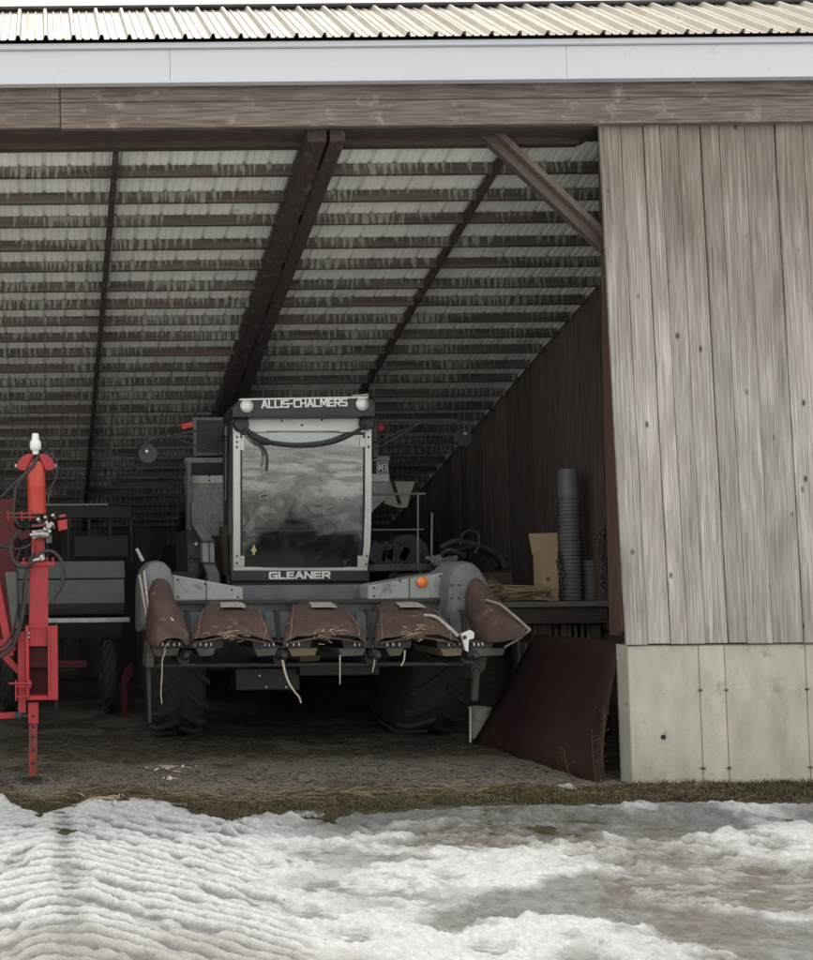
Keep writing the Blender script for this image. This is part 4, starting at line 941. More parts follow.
# ---- corn head (a part of the machine, its hoods and plates are its sub-parts)
mb = MB()
mb.prism([P(178,586,8.95), P(466,583.5,8.95), P(466,600,8.95), P(178,601.5,8.95)], (0,.05,0))
mb.box(P(150,640,8.9).x, P(482,640,8.9).x, 8.75, 9.0, zpx(640,8.85), zpx(601,8.85))
head = mb.build('corn_head', M['bluegrey'], comb, bevel=.01)
mb = MB(); mb.prism(pl([(172.5,574.5),(243,587.5),(243.5,600),(172.5,601)], 8.72), (0,.35,0)); mb.build('auger_cover', M['ltgrey'], head, bevel=.012); mb = MB(); mb.prism(pl([(368,585.5),(450,571.5),(450,598.5),(368,599.5)], 8.72), (0,.35,0)); mb.build('auger_cover', M['ltgrey'], head, bevel=.012)
mb = MB(); mb.prism(pl([(172,600.8),(470,598.5),(470,602),(172,603.8)], 8.70), (0,.1,0)); mb.build('cover_seal', M['blackpaint'], head)
for x_, y_ in ((178,580),(178,597),(205,584),(232,590),(238,597),(374,588),(374,596),(400,581),(440,576),(440,595)):
    MB().lathe([(0,.010),(.006,.008)], P(x_,y_,8.72), (0,-1,0), 8).build('cover_bolt', M['dkgrey'], head)
MB().prism(pl([(206,580.6),(206.8,580.7),(206.8,600.6),(206,600.6)], 8.715), (0,.01,0)).build('cover_seam', M['dkgrey'], head)
MB().prism(pl([(409,578.5),(409.8,578.4),(409.8,599),(409,599)], 8.715), (0,.01,0)).build('cover_seam', M['dkgrey'], head)
c = P(422,582,8.70)
MB().lathe([(0,.046),(.008,.046),(.016,.036),(.02,.01)], c, (0,-1,0), 10).build('orange_reflector', M['orange'], head, smooth=True)
MB().lathe([(.021,.012),(.024,.010)], c, (0,-1,0), 10).build('reflector_boss', M['goldtag'], head)
def arch(stations, n=14, pw=1.0, a0=0, a1=math.pi):
    rows = []
    for px, yt, yb_, hw, d in stations:
        cpt = P(px, yb_, d); top = P(px, yt, d); hwm = hw*d/1000
        rows.append([Vector((cpt.x - hwm*math.copysign(abs(math.cos(a))**pw, math.cos(a)), d, cpt.z + (top.z-cpt.z)*abs(math.sin(a))**pw)) for a in [a0+(a1-a0)*i/n for i in range(n+1)]])
    m_ = MB(); m_.grid(rows); return m_
def wob(m_, amp=.008):
    m_.v = [(x+amp*math.sin(z*31+y*17), y+amp*math.sin(x*23+z*19), z+amp*math.sin(x*29+y*37)) for x, y, z in m_.v]; return m_
hoodX = (1.575, 2.325, 3.055)
for hx in hoodX:
    def q(d): return CX + hx/d*1000
    stn = [(q(8.72)+0,601.5,616,23,8.72),(q(8.55)-1,602.5,622,27,8.55),(q(8.3)-4,607.5,631,34,8.3),(q(8.1)-8,617,637.5,39,8.1),(q(7.99)-11,626.5,642,42,7.99),(q(7.93)-13,633.5,646,42,7.93)]
    m_ = arch(stn, 20, .62)
    # crease the front: the middle of the lip droops to a blunt nose
    m2_ = []
    for (x_,y_,z_) in m_.v:
        f = max(0, (8.25-y_)/.32); cx_ = hx - .012*0 - (13*.0079)*f; du_ = abs(x_-cx_)/.30
        m2_.append((x_ + .007*math.sin(z_*31+y_*17) + .004*math.sin(z_*83+y_*71), y_ - .10*f*max(0,1-du_)**1.3, z_ + .009*math.sin(x_*29+y_*37+hx*9) + .006*math.sin(x_*67-y_*53+hx*5) - .028*f*du_))
    m_.v = m2_
    for c_ in (5, 15):
        MB().tube([Vector(m2_[r_*21+c_])+Vector((0,-.004,.004)) for r_ in range(6)], [.004,.005,.006,.007,.007,.005], 6).build('fold_edge', M['scuff'], head, smooth=True)
    for c_, r_ in ((4,3),(9,2),(16,3),(11,4)): MB().lathe([(0,.011),(.007,.008)], Vector(m2_[r_*21+c_])+Vector((0,0,.002)), (0,-.5,1), 8).build('hood_bolt', M['scuff'], head)
    # a pointed nose: pull the middle of the front edge down and out
    hd = m_.build('hood', M['rust'], head, smooth='all', solid=.006, sub=1)
    p0 = [(q(8.42)-12,605.0),(q(8.42)+13,605.0),(q(8.36)+11,614),(q(8.36)-6,615)]
    mm = arch([(q(8.45)-2.2,604.0,625,29,8.45),(q(8.34)-3.4,606,628.5,31.3,8.34),(q(8.24)-5,608.9,632,33.2,8.24)], 6, .62, 1.42, 1.86)
    mm.v = [(x_,y_-.012,z_+.016) for x_, y_, z_ in mm.v]
    mm.build('worn_patch', M['worn'], head, solid=.004)
    # straps along the two front folds
    mb = MB()
    nx = q(7.9)-14
    mb.tube([P(nx-37,643.5,7.95),P(nx-20,640,7.9),P(nx,637,7.86)], .009, 6); mb.tube([P(nx+37,643.5,7.95),P(nx+22,640,7.9),P(nx,637,7.86)], .009, 6)
    mb.build('hood_lip', M['rust'], head, smooth=True)
    mb = MB(); mb.lathe([(0,.055),(.03,.05),(.06,.03)], P(nx,634.5,7.9), (0,-1,-.2), 14); mb.build('nose_pivot', M['rust'], head, smooth=True)
    # dry leaves caught on the nose
    mb = MB()
    for i in range(22):
        a = P(nx+random.gauss(0,9), 634+random.gauss(0,4), 7.835+random.uniform(-.01,.02)); th = random.uniform(-.5,.5)
        b = a+Vector((math.cos(th)*random.uniform(.02,.07)*random.choice((-1,1)), random.uniform(-.02,.02), math.sin(th)*.05)); mb.beam(a, b, random.uniform(.002,.008), .003)
    o = mb.build('caught_leaves', M['straw'], head); o['kind'] = 'stuff'
# end dividers: tall cowl behind, rusty snout in front
def cowl(pts):
    n0 = pl(pts, 8.55); n1 = pl(pts, 8.60); cx_ = sum(p.x for p in n0)/len(n0); cz_ = sum(p.z for p in n0)/len(n0)
    m_ = MB(); k_ = len(pts)
    ring = lambda d_, sc_: [Vector((cx_+(p.x-cx_)*sc_, d_, cz_+(p.z-cz_)*sc_)) for p in n0]
    rows_ = [ring(8.93,1.0), ring(8.62,1.0), ring(8.57,.975), ring(8.545,.92), ring(8.535,.80)]
    m_.grid(rows_, close=True); o_ = len(m_.v)-k_; m_.f.append(tuple(range(o_, o_+k_))); m_.f.append(tuple(range(0, k_)))
    return m_.build('end_cowl', M['grey'], head, smooth=True)
lcw = cowl([(139.5,632),(139.5,592),(140.5,578),(144,568.5),(150,562.5),(157.5,560.3),(165,562.3),(170.5,568),(174,577),(175,592),(175,632)])
rcw = cowl([(447,628),(447,592),(448.5,577),(453,568),(459,563),(466,561),(473,562.5),(479,567.5),(485,577),(492,590),(500,603),(503,612),(502,628)])
for xs_, ys_ in (((144,152,163,170),(590,)), ((452,459,452,459),(585,598))):
    for x_ in xs_[:2]:
        for y_ in ys_: MB().lathe([(0,.010),(.006,.008)], P(x_, y_, 8.533), (0,-1,0), 8).build('cowl_bolt', M['dkgrey'], lcw.parent)
ls_ = wob(arch([(161,577,632,15,8.53),(162,585,636,16,8.40),(165,600,640,18.5,8.2),(169,617,643,20.5,7.98),(171,630,645,19,7.84),(172,639,646,13,7.76)], 16, .8), .006); ls_.build('end_snout', M['rust'], head, smooth='all', solid=.006, sub=1)
rs = wob(arch([(476,577,632,11,8.50),(485,587,636,17,8.36),(495,602,641,22,8.2),(507,615,644,21,7.98),(518,624,642,14,7.84),(529,629,637,4,7.70)], 16, .85), .006); rs.build('end_snout', M['rust'], head, smooth='all', solid=.006, sub=1)
mb = MB(); mb.tube([P(486,600,8.2),P(500,604,8.05),P(517,618,7.85),P(530,630,7.68)], .010, 6); mb.tube([P(530,630,7.68),P(520,638,7.75),P(505,647,7.9)], .009, 6); mb.build('snout_edge', M['ltgrey'], head, smooth=True)
for a_, b_, r_ in ((P(139.5,575,8.5),P(148,622,8.35),.011),(P(144,571,8.48),P(149.5,617,8.33),.010),(P(136.5,548.5,8.7),P(143,561,8.7),.015)):
    MB().tube([a_,b_], r_, 8).build('guide_rod', M['worn'], head, smooth=True)
# deck plates with the slot between, gathering chains, stalk roll frames
for (a_, b_) in ((177,186),(189.5,201),(264.5,276),(279,291.5),(356,367.5),(371.5,384.5),(449.5,462.5),(466,480)):
    mb = MB(); mb.prism([P(a_,612,8.45), P(b_,612,8.45), P(b_+1.5,637,8.2), P(a_+1,637,8.2)], (0,.03,-.03)); mb.build('deck_plate', M['bluegrey'], head, bevel=.004)
for x0_, x1_ in ((186,189.5),(276,279),(367.5,371.5),(462.5,466)):
    MB().prism([P(x0_-.6,610,8.42), P(x1_+.6,610,8.42), P(x1_+1.4,640,8.16), P(x0_+.8,640,8.16)], (0,.08,0)).build('slot_guard', M['blackpaint'], head)
for k_, (xa, xb) in enumerate(((160,182),(192,214),(262,276),(284,302),(352,366),(384,402),(446,462),(472,484))):
    mb = MB(); mb.prism(pl([(xa-10,640.5),(xb+10,640.5),(xb+8,648),(xa-8,648)], 8.02), (0,.5,0)); ch = mb.build('gathering_chain', M['blackpaint'], head)
    mb = MB(); nn = max(3, int((xb-xa)/5))
    for i in range(nn):
        c = P(xa+(xb-xa)*(i+.5)/nn+random.uniform(-.5,.5), 644.2+random.uniform(-.4,.4), 8.005); mb.lathe([(0,.008),(.012,.008)], (c.x,c.y,c.z), (0,-1,0), 8); mb.box(c.x-.006,c.x+.006,c.y-.01,c.y,c.z-.012,c.z+.012)
    mb.build('chain_lug', M['steel'], head)
for xa, xb in ((152,180),(196,216),(254,278),(288,318),(338,366),(386,404),(440,464),(470,506)):
    mb = MB(); mb.prism(pl([(xa,648.5),(xb,648),(xb-3,655.5),(xa+4,656.5)], 8.0), (0,.6,0)); mb.build('roll_tray', M['cabbrown'] if xa in (288,440) else M['tray'], head, bevel=.004)
for xm_ in (184,280,372,468):
    mb = MB(); mb.prism(pl([(xm_-9,650),(xm_+9,650),(xm_+5,664),(xm_-5,664)], 8.06), (0,.7,0)); mb.lathe([(0,.05),(.10,.045),(.16,.02)], P(xm_,654,8.06), (0,-1,0), 12); mb.build('stalk_roll', M['blackpaint'], head, bevel=.006)
mb = MB(); mb.tube([P(147,665.5,8.25), P(310,664.5,8.25), P(472,663.5,8.25)], .020, 10); mb.build('head_bar', M['dkgrey'], head, smooth=True)
mb = MB()
for a_, b_ in ((181,195),(263,281),(345,368),(432,448)): mb.tube([P(a_,664.6,8.228), P(b_,664.4,8.228)], .0045, 8)
mb.build('bar_glint', M['steel'], head)  # bright strips standing in for glints of light on the bar
mb = MB(); mb.prism(pl([(148,642),(155,642),(154,668),(146,668)], 8.2), (0,.3,0)); mb.build('end_bracket', M['tray'], head, bevel=.006); mb = MB(); mb.prism(pl([(146.5,668),(151,668),(151.5,722),(148.5,724)], 8.25), (0,.06,0)); mb.build('stand_leg', M['dkgrey'], head, bevel=.006); mb = MB(); mb.prism(pl([(472,650),(488,650),(486,668),(474,680),(471,668)], 8.3), (0,.3,0)); mb.beam(P(478,655,8.25), P(492,652,8.2), .05, .05); mb.beam(P(476,668,8.3), P(474,700,8.35), .05, .05); mb.build('end_bracket', M['tray'], head, bevel=.006)
mb = MB(); mb.box(P(236,690,9.0).x, P(300,690,9.0).x, 9.0, 9.3, zpx(690,9), zpx(668,9)); mb.box(P(300,672,8.9).x, P(380,672,8.9).x, 8.9, 9.3, zpx(676,8.9), zpx(664,8.9)); mb.build('drive_shield', M['blackpaint'], head, bevel=.01)
MB().prism(pl([(299,655),(321,655),(320,661),(300,662)], 8.4), (0,.3,0)).build('gearbox', M['cabbrown'], head, bevel=.01)
for q in ((259.5,675.5),(266,687),(286,687)): MB().lathe([(0,.013),(.008,.010)], P(q[0],q[1],8.99), (0,-1,0), 8).build('shield_bolt', M['steel'], head)
# white latch by the right-hand hood
mb = MB(); mb.prism(pl([(461,634),(471,630),(474.5,633),(474,638.5),(469,640),(468.5,652),(466,651),(463,641)], 7.95), (0,.03,0)); lt = mb.build('white_latch', M['whitepaint'], head, bevel=.003)
MB().lathe([(0,.016),(.004,.016)], P(464.5,637.5,7.948), (0,-1,0), 12).build('latch_hole', M['blackpaint'], lt)
mb = MB(); mb.tube(smoothpath([P(424,615,8.1),P(436,617,8.05),P(447,626,8.0),P(458,636,7.95)],5), [.012]*10+[.016]*6, 8); mb.build('latch_strap', M['worn'], head, smooth=True)
MB().prism(pl([(170.5,617),(173.5,619),(174.5,623),(172,622.5)], 7.95), (0,.01,0)).build('bare_spot', M['steel'], head)
# hanging stalk remains
for pts, r_ in (([(166,650),(162.5,660),(162,675),(161,692),(162,704)],.006),([(281.5,653),(284,668),(288,681),(294,691),(299,697),(301,703)],.010),([(374,655),(374.5,662),(372.5,672)],.006),([(340,655),(340,684)],.006),([(405,650),(404,660),(401,666)],.007),([(171,640),(166,645),(164,652)],.006)):
    mb = MB(); pp = smoothpath([P(x_,y_,7.95) for x_,y_ in pts],4); mb.tube(pp, [r_*(1-.4*i/len(pp)) for i in range(len(pp))], 6); mb.build('hanging_stalk', M['husk'], head, smooth=True)

# ------------------------------------------------------------------ red forage implement at the left
RD = 7.62
red = thing('forage_implement', (P(33,700,RD).x, RD+.1, 0), 'tall red farm implement on a jack stand with hydraulic hoses and white top cap', 'farm implement')
mb = MB(); col_w = [(28.2,630),(48.5,630),(48,563),(30,563)]
mb.prism(pl([(28.5,640),(48.5,640),(48.3,563),(30,563)], RD), (0,.16,0)); mast = mb.build('mast', M['red'], red, bevel=.006)
mb = MB(); mb.prism(pl([(31.5,565),(45,565),(45,530),(31.5,530)], RD+.03), (0,.10,0)); mb.prism(pl([(31,563),(33.5,563),(35,545),(32,545)], RD-.0), (0,.05,0)); mb.build('neck', M['red'], mast, bevel=.006)
mb = MB(); mb.box(P(22,563,RD).x, P(55,563,RD).x, RD-.03, RD+.18, P(40,565.8,RD).z, P(40,561.8,RD).z)
for q in (24,30,47,53): mb.lathe([(0,.013),(.03,.013)], P(q,561.5,RD-.0), (0,0,1), 6)
mb.build('flange', M['red'], mast, bevel=.003)
# box frame with an open window
fx0, fx1, fx2 = P(26,660,RD).x, P(49.5,660,RD).x, P(57.8,660,RD).x
z0, z1 = P(40,699,RD).z, P(40,625.5,RD).z
mb = MB()
mb.box(fx0, fx0+.025, RD-.06, RD+.2, z0, z1); mb.box(fx1-.012, fx2, RD-.06, RD-.045, z0+.0, z1); mb.box(fx2-.012, fx2, RD-.045, RD+.2, z0, z1)
mb.box(fx0+.025, fx1-.012, RD-.062, RD+.2, z0, z0+.03); mb.box(fx0+.025, fx1-.012, RD-.058, RD-.045, z1-.012, z1); mb.box(fx1-.012, fx1+.003, RD-.075, RD-.06, z0, z1)
mb.box(fx0+.026, fx1-.014, RD-.02, RD-.005, P(40,646,RD).z, z1-.014)
mb.build('box_frame', M['red'], red, bevel=.003)
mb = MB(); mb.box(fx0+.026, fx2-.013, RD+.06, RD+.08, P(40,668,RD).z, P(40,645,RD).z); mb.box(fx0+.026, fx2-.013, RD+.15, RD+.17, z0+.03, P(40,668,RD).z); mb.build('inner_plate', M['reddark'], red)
for q in ((29,633),(29,637)): MB().lathe([(0,.008),(.01,.007)], P(q[0],q[1],RD-.06), (0,-1,0), 8).build('grease_nipple', M['steel'], red)
# side brace to the left of the box
mb = MB()
mb.box(P(18,660,RD).x, P(25.6,660,RD).x, RD, RD+.1, P(22,713,RD).z, P(22,632,RD).z)
mb.box(P(9,682,RD).x, P(32,682,RD).x, RD-.09, RD-.07, P(20,683,RD).z, P(20,681.3,RD).z)
for yy in (685,695): mb.box(P(16,yy,RD).x, P(29,yy,RD).x, RD-.09, RD-.065, P(20,yy+.9,RD).z, P(20,yy-.6,RD).z)
mb.tube([P(16,680,RD-.08),P(16,701,RD-.08)], .008, 6); mb.tube([P(30,680,RD-.08),P(30,688,RD-.08)], .010, 6)
mb.build('side_bracket', M['red'], red, bevel=.003)
# jack leg with holes
mb = MB(); mb.prism(pl([(28,703),(38.5,702),(38.5,724),(28.5,724)], RD-.02), (0,.10,0)); mb.build('jack_sleeve', M['red'], red, bevel=.004)
mb = MB(); mb.prism(pl([(29,724),(37.3,724),(37.0,776.5),(28.8,776.5)], RD-.0), (0,.065,0)); jl = mb.build('jack_leg', M['redrust'], red, bevel=.004)
for yy in (716,727,737,750,763): MB().lathe([(0,.013),(.003,.013)], P(33,yy,RD-(.021 if yy<724 else .001)), (0,-1,0), 12).build('pin_hole', M['blackpaint'], jl)
b = P(32.5,777.5,RD); mb = MB(); mb.box(b.x-.08, b.x+.075, RD-.06, RD+.12, -.01, .022); mb.build('foot_plate', M['dkgrey'], red, bevel=.004)
# upper cylinder, lugs, white cap
c0_ = P(37,514,RD+.08); c1_ = P(36.2,462,RD+.08)
ax = (c1_-c0_); h_ = ax.length; rr = 9.2*(RD+.08)/1000
mb = MB(); mb.lathe([(0,rr),(h_*.5,rr),(h_*.505,rr*1.015),(h_*.53,rr*1.015),(h_*.535,rr*.98),(h_*.92,rr*.98),(h_,rr*.72)], c0_, ax, 36); mb.build('lift_cylinder', M['redlight'], red, smooth=True)
for s_, xo_ in ((-1, 36), (1, 36)):
    mb = MB(); mb.prism([P(xo_+s_*2,454,RD+.03), P(xo_+s_*9,454,RD+.03), P(xo_+s_*15,457.5,RD+.03), P(xo_+s_*18.5,463,RD+.03), P(xo_+s_*18.5,467.5,RD+.03), P(xo_+s_*16,470.5,RD+.03), P(xo_+s_*10,470.5,RD+.03), P(xo_+s_*8,466,RD+.03)], (0,.09,0)); lg = mb.build('top_lug', M['red'], red, bevel=.006)
    e = P(xo_+s_*19,466,RD+.075); MB().lathe([(0,.016),(.016,.014)], e, (s_,0,0), 10).build('lug_pin', M['cream'], lg)
mb = MB(); cb = P(35.6,454.5,RD+.07); k_ = (RD+.07)/1000
zc_ = [(0,3.0),(3.5,3.1),(4,4.2),(6,5.5),(9,5.8),(12.5,5.6),(14.5,4.2),(15,3.7),(19.5,3.5),(21,3.2),(21.3,2)]
mb.lathe([(z_*k_, r_*k_) for z_, r_ in zc_], cb, (0,0,1), 28); mb.build('white_cap', M['whiteplastic'], red, smooth=True)
# valve block and levers
mb = MB(); mb.prism(pl([(32,531),(49,528),(50,536),(33,539)], RD-.04), (0,.10,0)); mb.lathe([(0,.028),(.10,.028),(.105,.015)], P(36,534.5,RD-.05), (1,0,0), 14); mb.lathe([(0,.022),(.05,.022)], P(49,526,RD-.05), (0,-1,0), 12)
for q in ((40,522),(44,524),(47,520),(52,523),(55,518),(43,531),(50,533),(54,528)): mb.lathe([(0,.014),(.05,.014),(.052,.006)], P(q[0],q[1],RD-.05), (random.uniform(-.6,.6),-1,random.uniform(-.4,.8)), 8)
vb = mb.build('valve_block', M['steel'], red, bevel=.003)
mb = MB(); mb.box(P(46,545,RD).x, P(52,545,RD).x, RD-.03, RD+.03, P(49,543,RD).z, P(49,535,RD).z); mb.build('solenoid', M['bluegrey'], vb, bevel=.004)
mb = MB(); mb.prism(pl([(57.5,521),(67,519),(67.5,529),(58.5,531)], RD-.05), (0,.08,0)); mb.prism(pl([(59,515),(66,514),(66,517),(59,518)], RD-.04), (0,.05,0)); mb.build('red_block', M['red'], vb, bevel=.004)
mb = MB()
for yy in (513.5,517.5): mb.tube([P(6,yy,RD-.02),P(40,yy,RD-.02)], .007, 6)
for xx in (8,14,22,30): mb.tube([P(xx,511,RD-.02),P(xx,521,RD-.02)], .006, 6)
mb.tube([P(32,526,RD-.06),P(46,525,RD-.06)], .010, 8)
mb.build('control_rack', M['redrust'], vb)
mb = MB(); mb.prism(pl([(6,522),(24,532),(30,529),(31,536),(22,541),(5,527)], RD+.05), (0,.05,0)); mb.build('rack_bracket', M['reddark'], red, bevel=.004)
# frame beams running to the left, out of the photograph
mb = MB()
mb.beam(P(-8,560,RD+.15), P(11,656,RD+.15), .06, .09, (0,-1,0)); mb.beam(P(-150,645,RD+.15), P(16,645,RD+.15), .10, .085)
mb.beam(P(2,653,RD+.12), P(20,672,RD+.12), .05, .05, (0,-1,0)); mb.beam(P(-150,722,RD+.05), P(17,715,RD+.05), .05, .045)
mb.beam(P(-150,645,RD+.2), P(-150,700,RD+.9), .1, .1); mb.beam(P(-30,645,RD+.15), P(-60,560,RD+.5), .06, .08, (0,-1,0))
mb.build('drawbar_frame', M['red'], red, bevel=.005)
mb = MB(); mb.lathe([(0,.035),(.05,.035),(.055,.018),(.1,.018)], P(15,716,RD+.02), (1,0,0), 12); mb.build('ball_joint', M['blackpaint'], red)
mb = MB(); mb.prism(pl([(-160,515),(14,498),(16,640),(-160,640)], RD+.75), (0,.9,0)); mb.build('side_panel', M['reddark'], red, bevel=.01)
mb = MB(); mb.prism(pl([(5,572),(18,572),(18,628),(12,628)], RD+.6), (0,.05,0)); mb.build('small_panel', M['graypan'], red)
wl = MB().lathe([(0,.05),(.5,.05)], (-1.75,8.1,.42), (1,0,0), 12).build('wheel', M['dkgrey'], red); wheel(-1.7,-1.4,8.1,.42,wl,14,side=1)
MB().beam((-1.4,8.1,.5), P(-120,640,RD+.2), .08, .08).build('wheel_arm', M['red'], red)
# hoses
def hose(pts, r_=.011, d=RD-.06, mt='hose'):
    m_ = MB(); m_.tube(smoothpath([P(p[0],p[1],p[2] if len(p)>2 else d) for p in pts],6), r_, 8); return m_.build('hose', M[mt], red, smooth=True)
hose([(38,455),(34,466),(26,474),(17,485),(14.5,500),(14.5,515),(18,524)], .010)
hose([(40,453),(30,468),(14,484),(2,496),(-15,508)], .009)
hose([(44,453),(54,457),(57.5,468),(55,480),(50,490),(48,505)], .007)
hose([(20,531),(12,540),(11,552),(15,563),(24,567),(32,563),(38,556),(46,551),(55,553),(62,562),(64,574),(60,588),(54,598),(53,603)], .014)
hose([(21,533),(10,543),(13,548),(-1,545),(-15,538)], .010)
hose([(31,544),(24,548),(14,549),(4,547),(-12,552)], .010, RD-.03)
hose([(34,553),(31,560),(27,575),(25,595),(23,615),(18,635),(10,650),(-6,662)], .012, RD-.05)
hose([(32,556),(28,566),(23,585),(22,608),(17,632),(7,648),(-10,655)], .010, RD-.02)
hose([(24,545),(18,556),(17,572),(18,600),(14,628),(4,645),(-10,650)], .009, RD+.02)
mb = MB(); mb.tube([P(33,560.5,RD-.07),P(40,559,RD-.07)], .012, 8); mb.tube([P(30,535,RD-.07),P(42,534,RD-.07)], .014, 8); mb.tube([P(41,555,RD-.05),P(43,560,RD-.05)], .022, 10); mb.build('hose_fitting', M['steel'], red)

# ------------------------------------------------------------------ grey machine in the dark behind it
GD = 11.2
gm = thing('grain_drill', (P(90,650,GD).x-.6, GD+.5, 0), 'grey hopper machine standing in the dark between the red implement and the combine', 'farm machine')
gx0, gx1 = P(-60,560,GD).x, P(125,560,GD).x
mb = MB(); mb.prism([(gx0,GD,zpx(578.3,GD,90)),(gx0,GD+.06,zpx(561,GD,90)),(gx0,GD+.7,zpx(561,GD,90)),(gx0,GD+.7,zpx(578.3,GD,90))], (gx1-gx0,0,0)); hp = mb.build('hopper_lid', M['graypan'], gm, bevel=.008)
mb = MB(); mb.prism([(gx0,GD-.03,zpx(603,GD,90)),(gx0,GD-.0,zpx(579.5,GD,90)),(gx0,GD+.68,zpx(579.5,GD,90)),(gx0,GD+.4,zpx(615,GD,90)),(gx0,GD+.12,zpx(615,GD,90))], (gx1-gx0-.01,0,0)); mb.build('hopper', M['graypan'], gm, bevel=.006)
mb = MB(); mb.box(P(48,620,GD-.2).x, P(130,620,GD-.2).x, GD-.22, GD-.05, zpx(622.5,GD-.2,90), zpx(618,GD-.2,90)); mb.build('step_board', M['steel'], gm, bevel=.004)
mb = MB(); mb.box(gx0, gx1-.02, GD+.25, GD+.55, zpx(640,GD,90), zpx(616,GD,90)); 
for x_ in (-.6,.1,.7): mb.box(x_, x_+.06, GD+.3, GD+.36, .35, zpx(616,GD,90))
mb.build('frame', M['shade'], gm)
for x_ in (-.5,.62):
    wl = MB().lathe([(0,.05),(.2,.05)], (x_-.02,GD+.15,.4), (1,0,0), 12).build('wheel', M['dkgrey'], gm); wheel(x_,x_+.16,GD+.15,.42,wl,16,side=1)
# rack of dark uprights and a pale rail above
mb = MB(); dR = GD+.5
for x_ in range(4, 132, 21): mb.box(P(x_,540,dR).x, P(x_,540,dR).x+.035, dR, dR+.05, zpx(562,dR,90), zpx(517,dR,90))
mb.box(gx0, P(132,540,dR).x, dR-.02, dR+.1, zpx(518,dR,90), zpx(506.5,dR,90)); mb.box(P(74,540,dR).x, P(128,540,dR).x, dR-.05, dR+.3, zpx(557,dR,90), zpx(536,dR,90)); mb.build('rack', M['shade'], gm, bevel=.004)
mb = MB(); mb.tube([P(46,505,dR-.03),P(108,504.5,dR-.03)], .012, 8); mb.build('pale_rail', M['ltgrey'], gm)
# red beam and plate lying behind, low in the shade
rb = thing('plough_beam', (P(75,665,10.2).x, 10.2, 0), 'dark red steel beam low in the shade behind the red implement', 'plough')
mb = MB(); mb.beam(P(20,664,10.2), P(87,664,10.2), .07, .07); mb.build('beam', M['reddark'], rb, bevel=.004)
mb = MB(); mb.beam(P(30,664,10.2), Vector((P(30,664,10.2).x,10.2,.0)), .04, .04); mb.beam(P(56,664,10.25), Vector((P(56,664,10.2).x,10.25,.0)), .04, .04); mb.tube([P(58,670,10.15),P(74,670,10.15)], .008, 6); mb.build('leg', M['blackpaint'], rb)
ds = thing('disc_guard', (P(128,675,10.9).x, 10.9, 0), 'dark red slanted guard plate on the floor left of the combine wheel', 'guard plate')
mb = MB(); mb.prism(pl([(120,684),(125,669),(132,662),(133,674),(128,683)], 10.9), (0,.05,0)); mb.prism([P(122,682,10.92),P(127,682,10.92),Vector((P(127,690,10.92).x,10.92,-.02)),Vector((P(122,690,10.92).x,10.92,-.02))], (0,.03,0)); mb.build('plate', M['reddark'], ds, bevel=.004)

# ------------------------------------------------------------------ rusty sheet leaning at the wall end
tl, tr = P(524,634,9.15), P(620,641,7.56); br, bl = P(597,789,7.46), P(472,744,9.2)
tl = Vector((4.46,9.15,P(524,634,9.15).z)); tr = Vector((tr.x,7.56,tr.z))
rows = []
for j in range(9):
    t = j/8; row = []
    for i in range(17):
        s_ = i/16; p = (bl*(1-s_)+br*s_)*(1-t) + (tl*(1-s_)+tr*s_)*t
        p = p + Vector((.03*math.sin(math.pi*s_)*math.sin(math.pi*t) + .012*math.sin(s_*9+t*4), 0, -.02*(1-t)*math.sin(s_*7)))
        row.append(p)
    rows.append(row)
mb = MB(); mb.grid(rows); o = reloc(mb.build('steel_sheet', M['sheet'], None, smooth='all', solid=.006)); tag(o, 'large dark rust brown steel sheet leaning beside the concrete wall end', 'steel sheet')

# ------------------------------------------------------------------ workbench and what stands on it
BZ = P(560,602,9.35).z; BY0, BY1 = 9.35, 9.98
bch = thing('workbench', (4.7, 9.6, 0), 'grey plank workbench along the inner wall behind the leaning steel sheet', 'workbench')
mb = MB()
for i in range(3): mb.box(4.12+.02*i, 5.26, BY0+i*.205, BY0+(i+1)*.205-.006, BZ-.045, BZ)
mb.build('bench_top', M['bench'], bch, bevel=.004)
mb = MB(); mb.box(4.2, 5.25, BY0+.03, BY0+.07, BZ-.20, BZ-.047); mb.build('apron', M['darkwood'], bch, bevel=.003)
for x_ in (4.62, 5.12):
    for y_ in (BY0+.08, BY1-.1): MB().box(x_, x_+.09, y_, y_+.09, 0, BZ-.047).build('leg', M['darkwood'], bch)
# crate of upright slats under the bench
cr = thing('slatted_crate', (4.85, 9.5, 0), 'crate of pale upright slats under the workbench just above the steel sheet', 'crate')
mb = MB(); mb.box(4.46, 5.24, 9.50, 9.62, .0, .92); mb.build('crate_body', M['darkwood'], cr)
u = 4.44
while u < 5.22:
    w_ = random.uniform(.016,.034); hh = random.uniform(1.02,1.17); MB().box(u, u+w_, 9.455+random.uniform(-.006,.006), 9.49, .05, hh).build('slat', M['slat'], cr); u += w_+random.uniform(.010,.05)
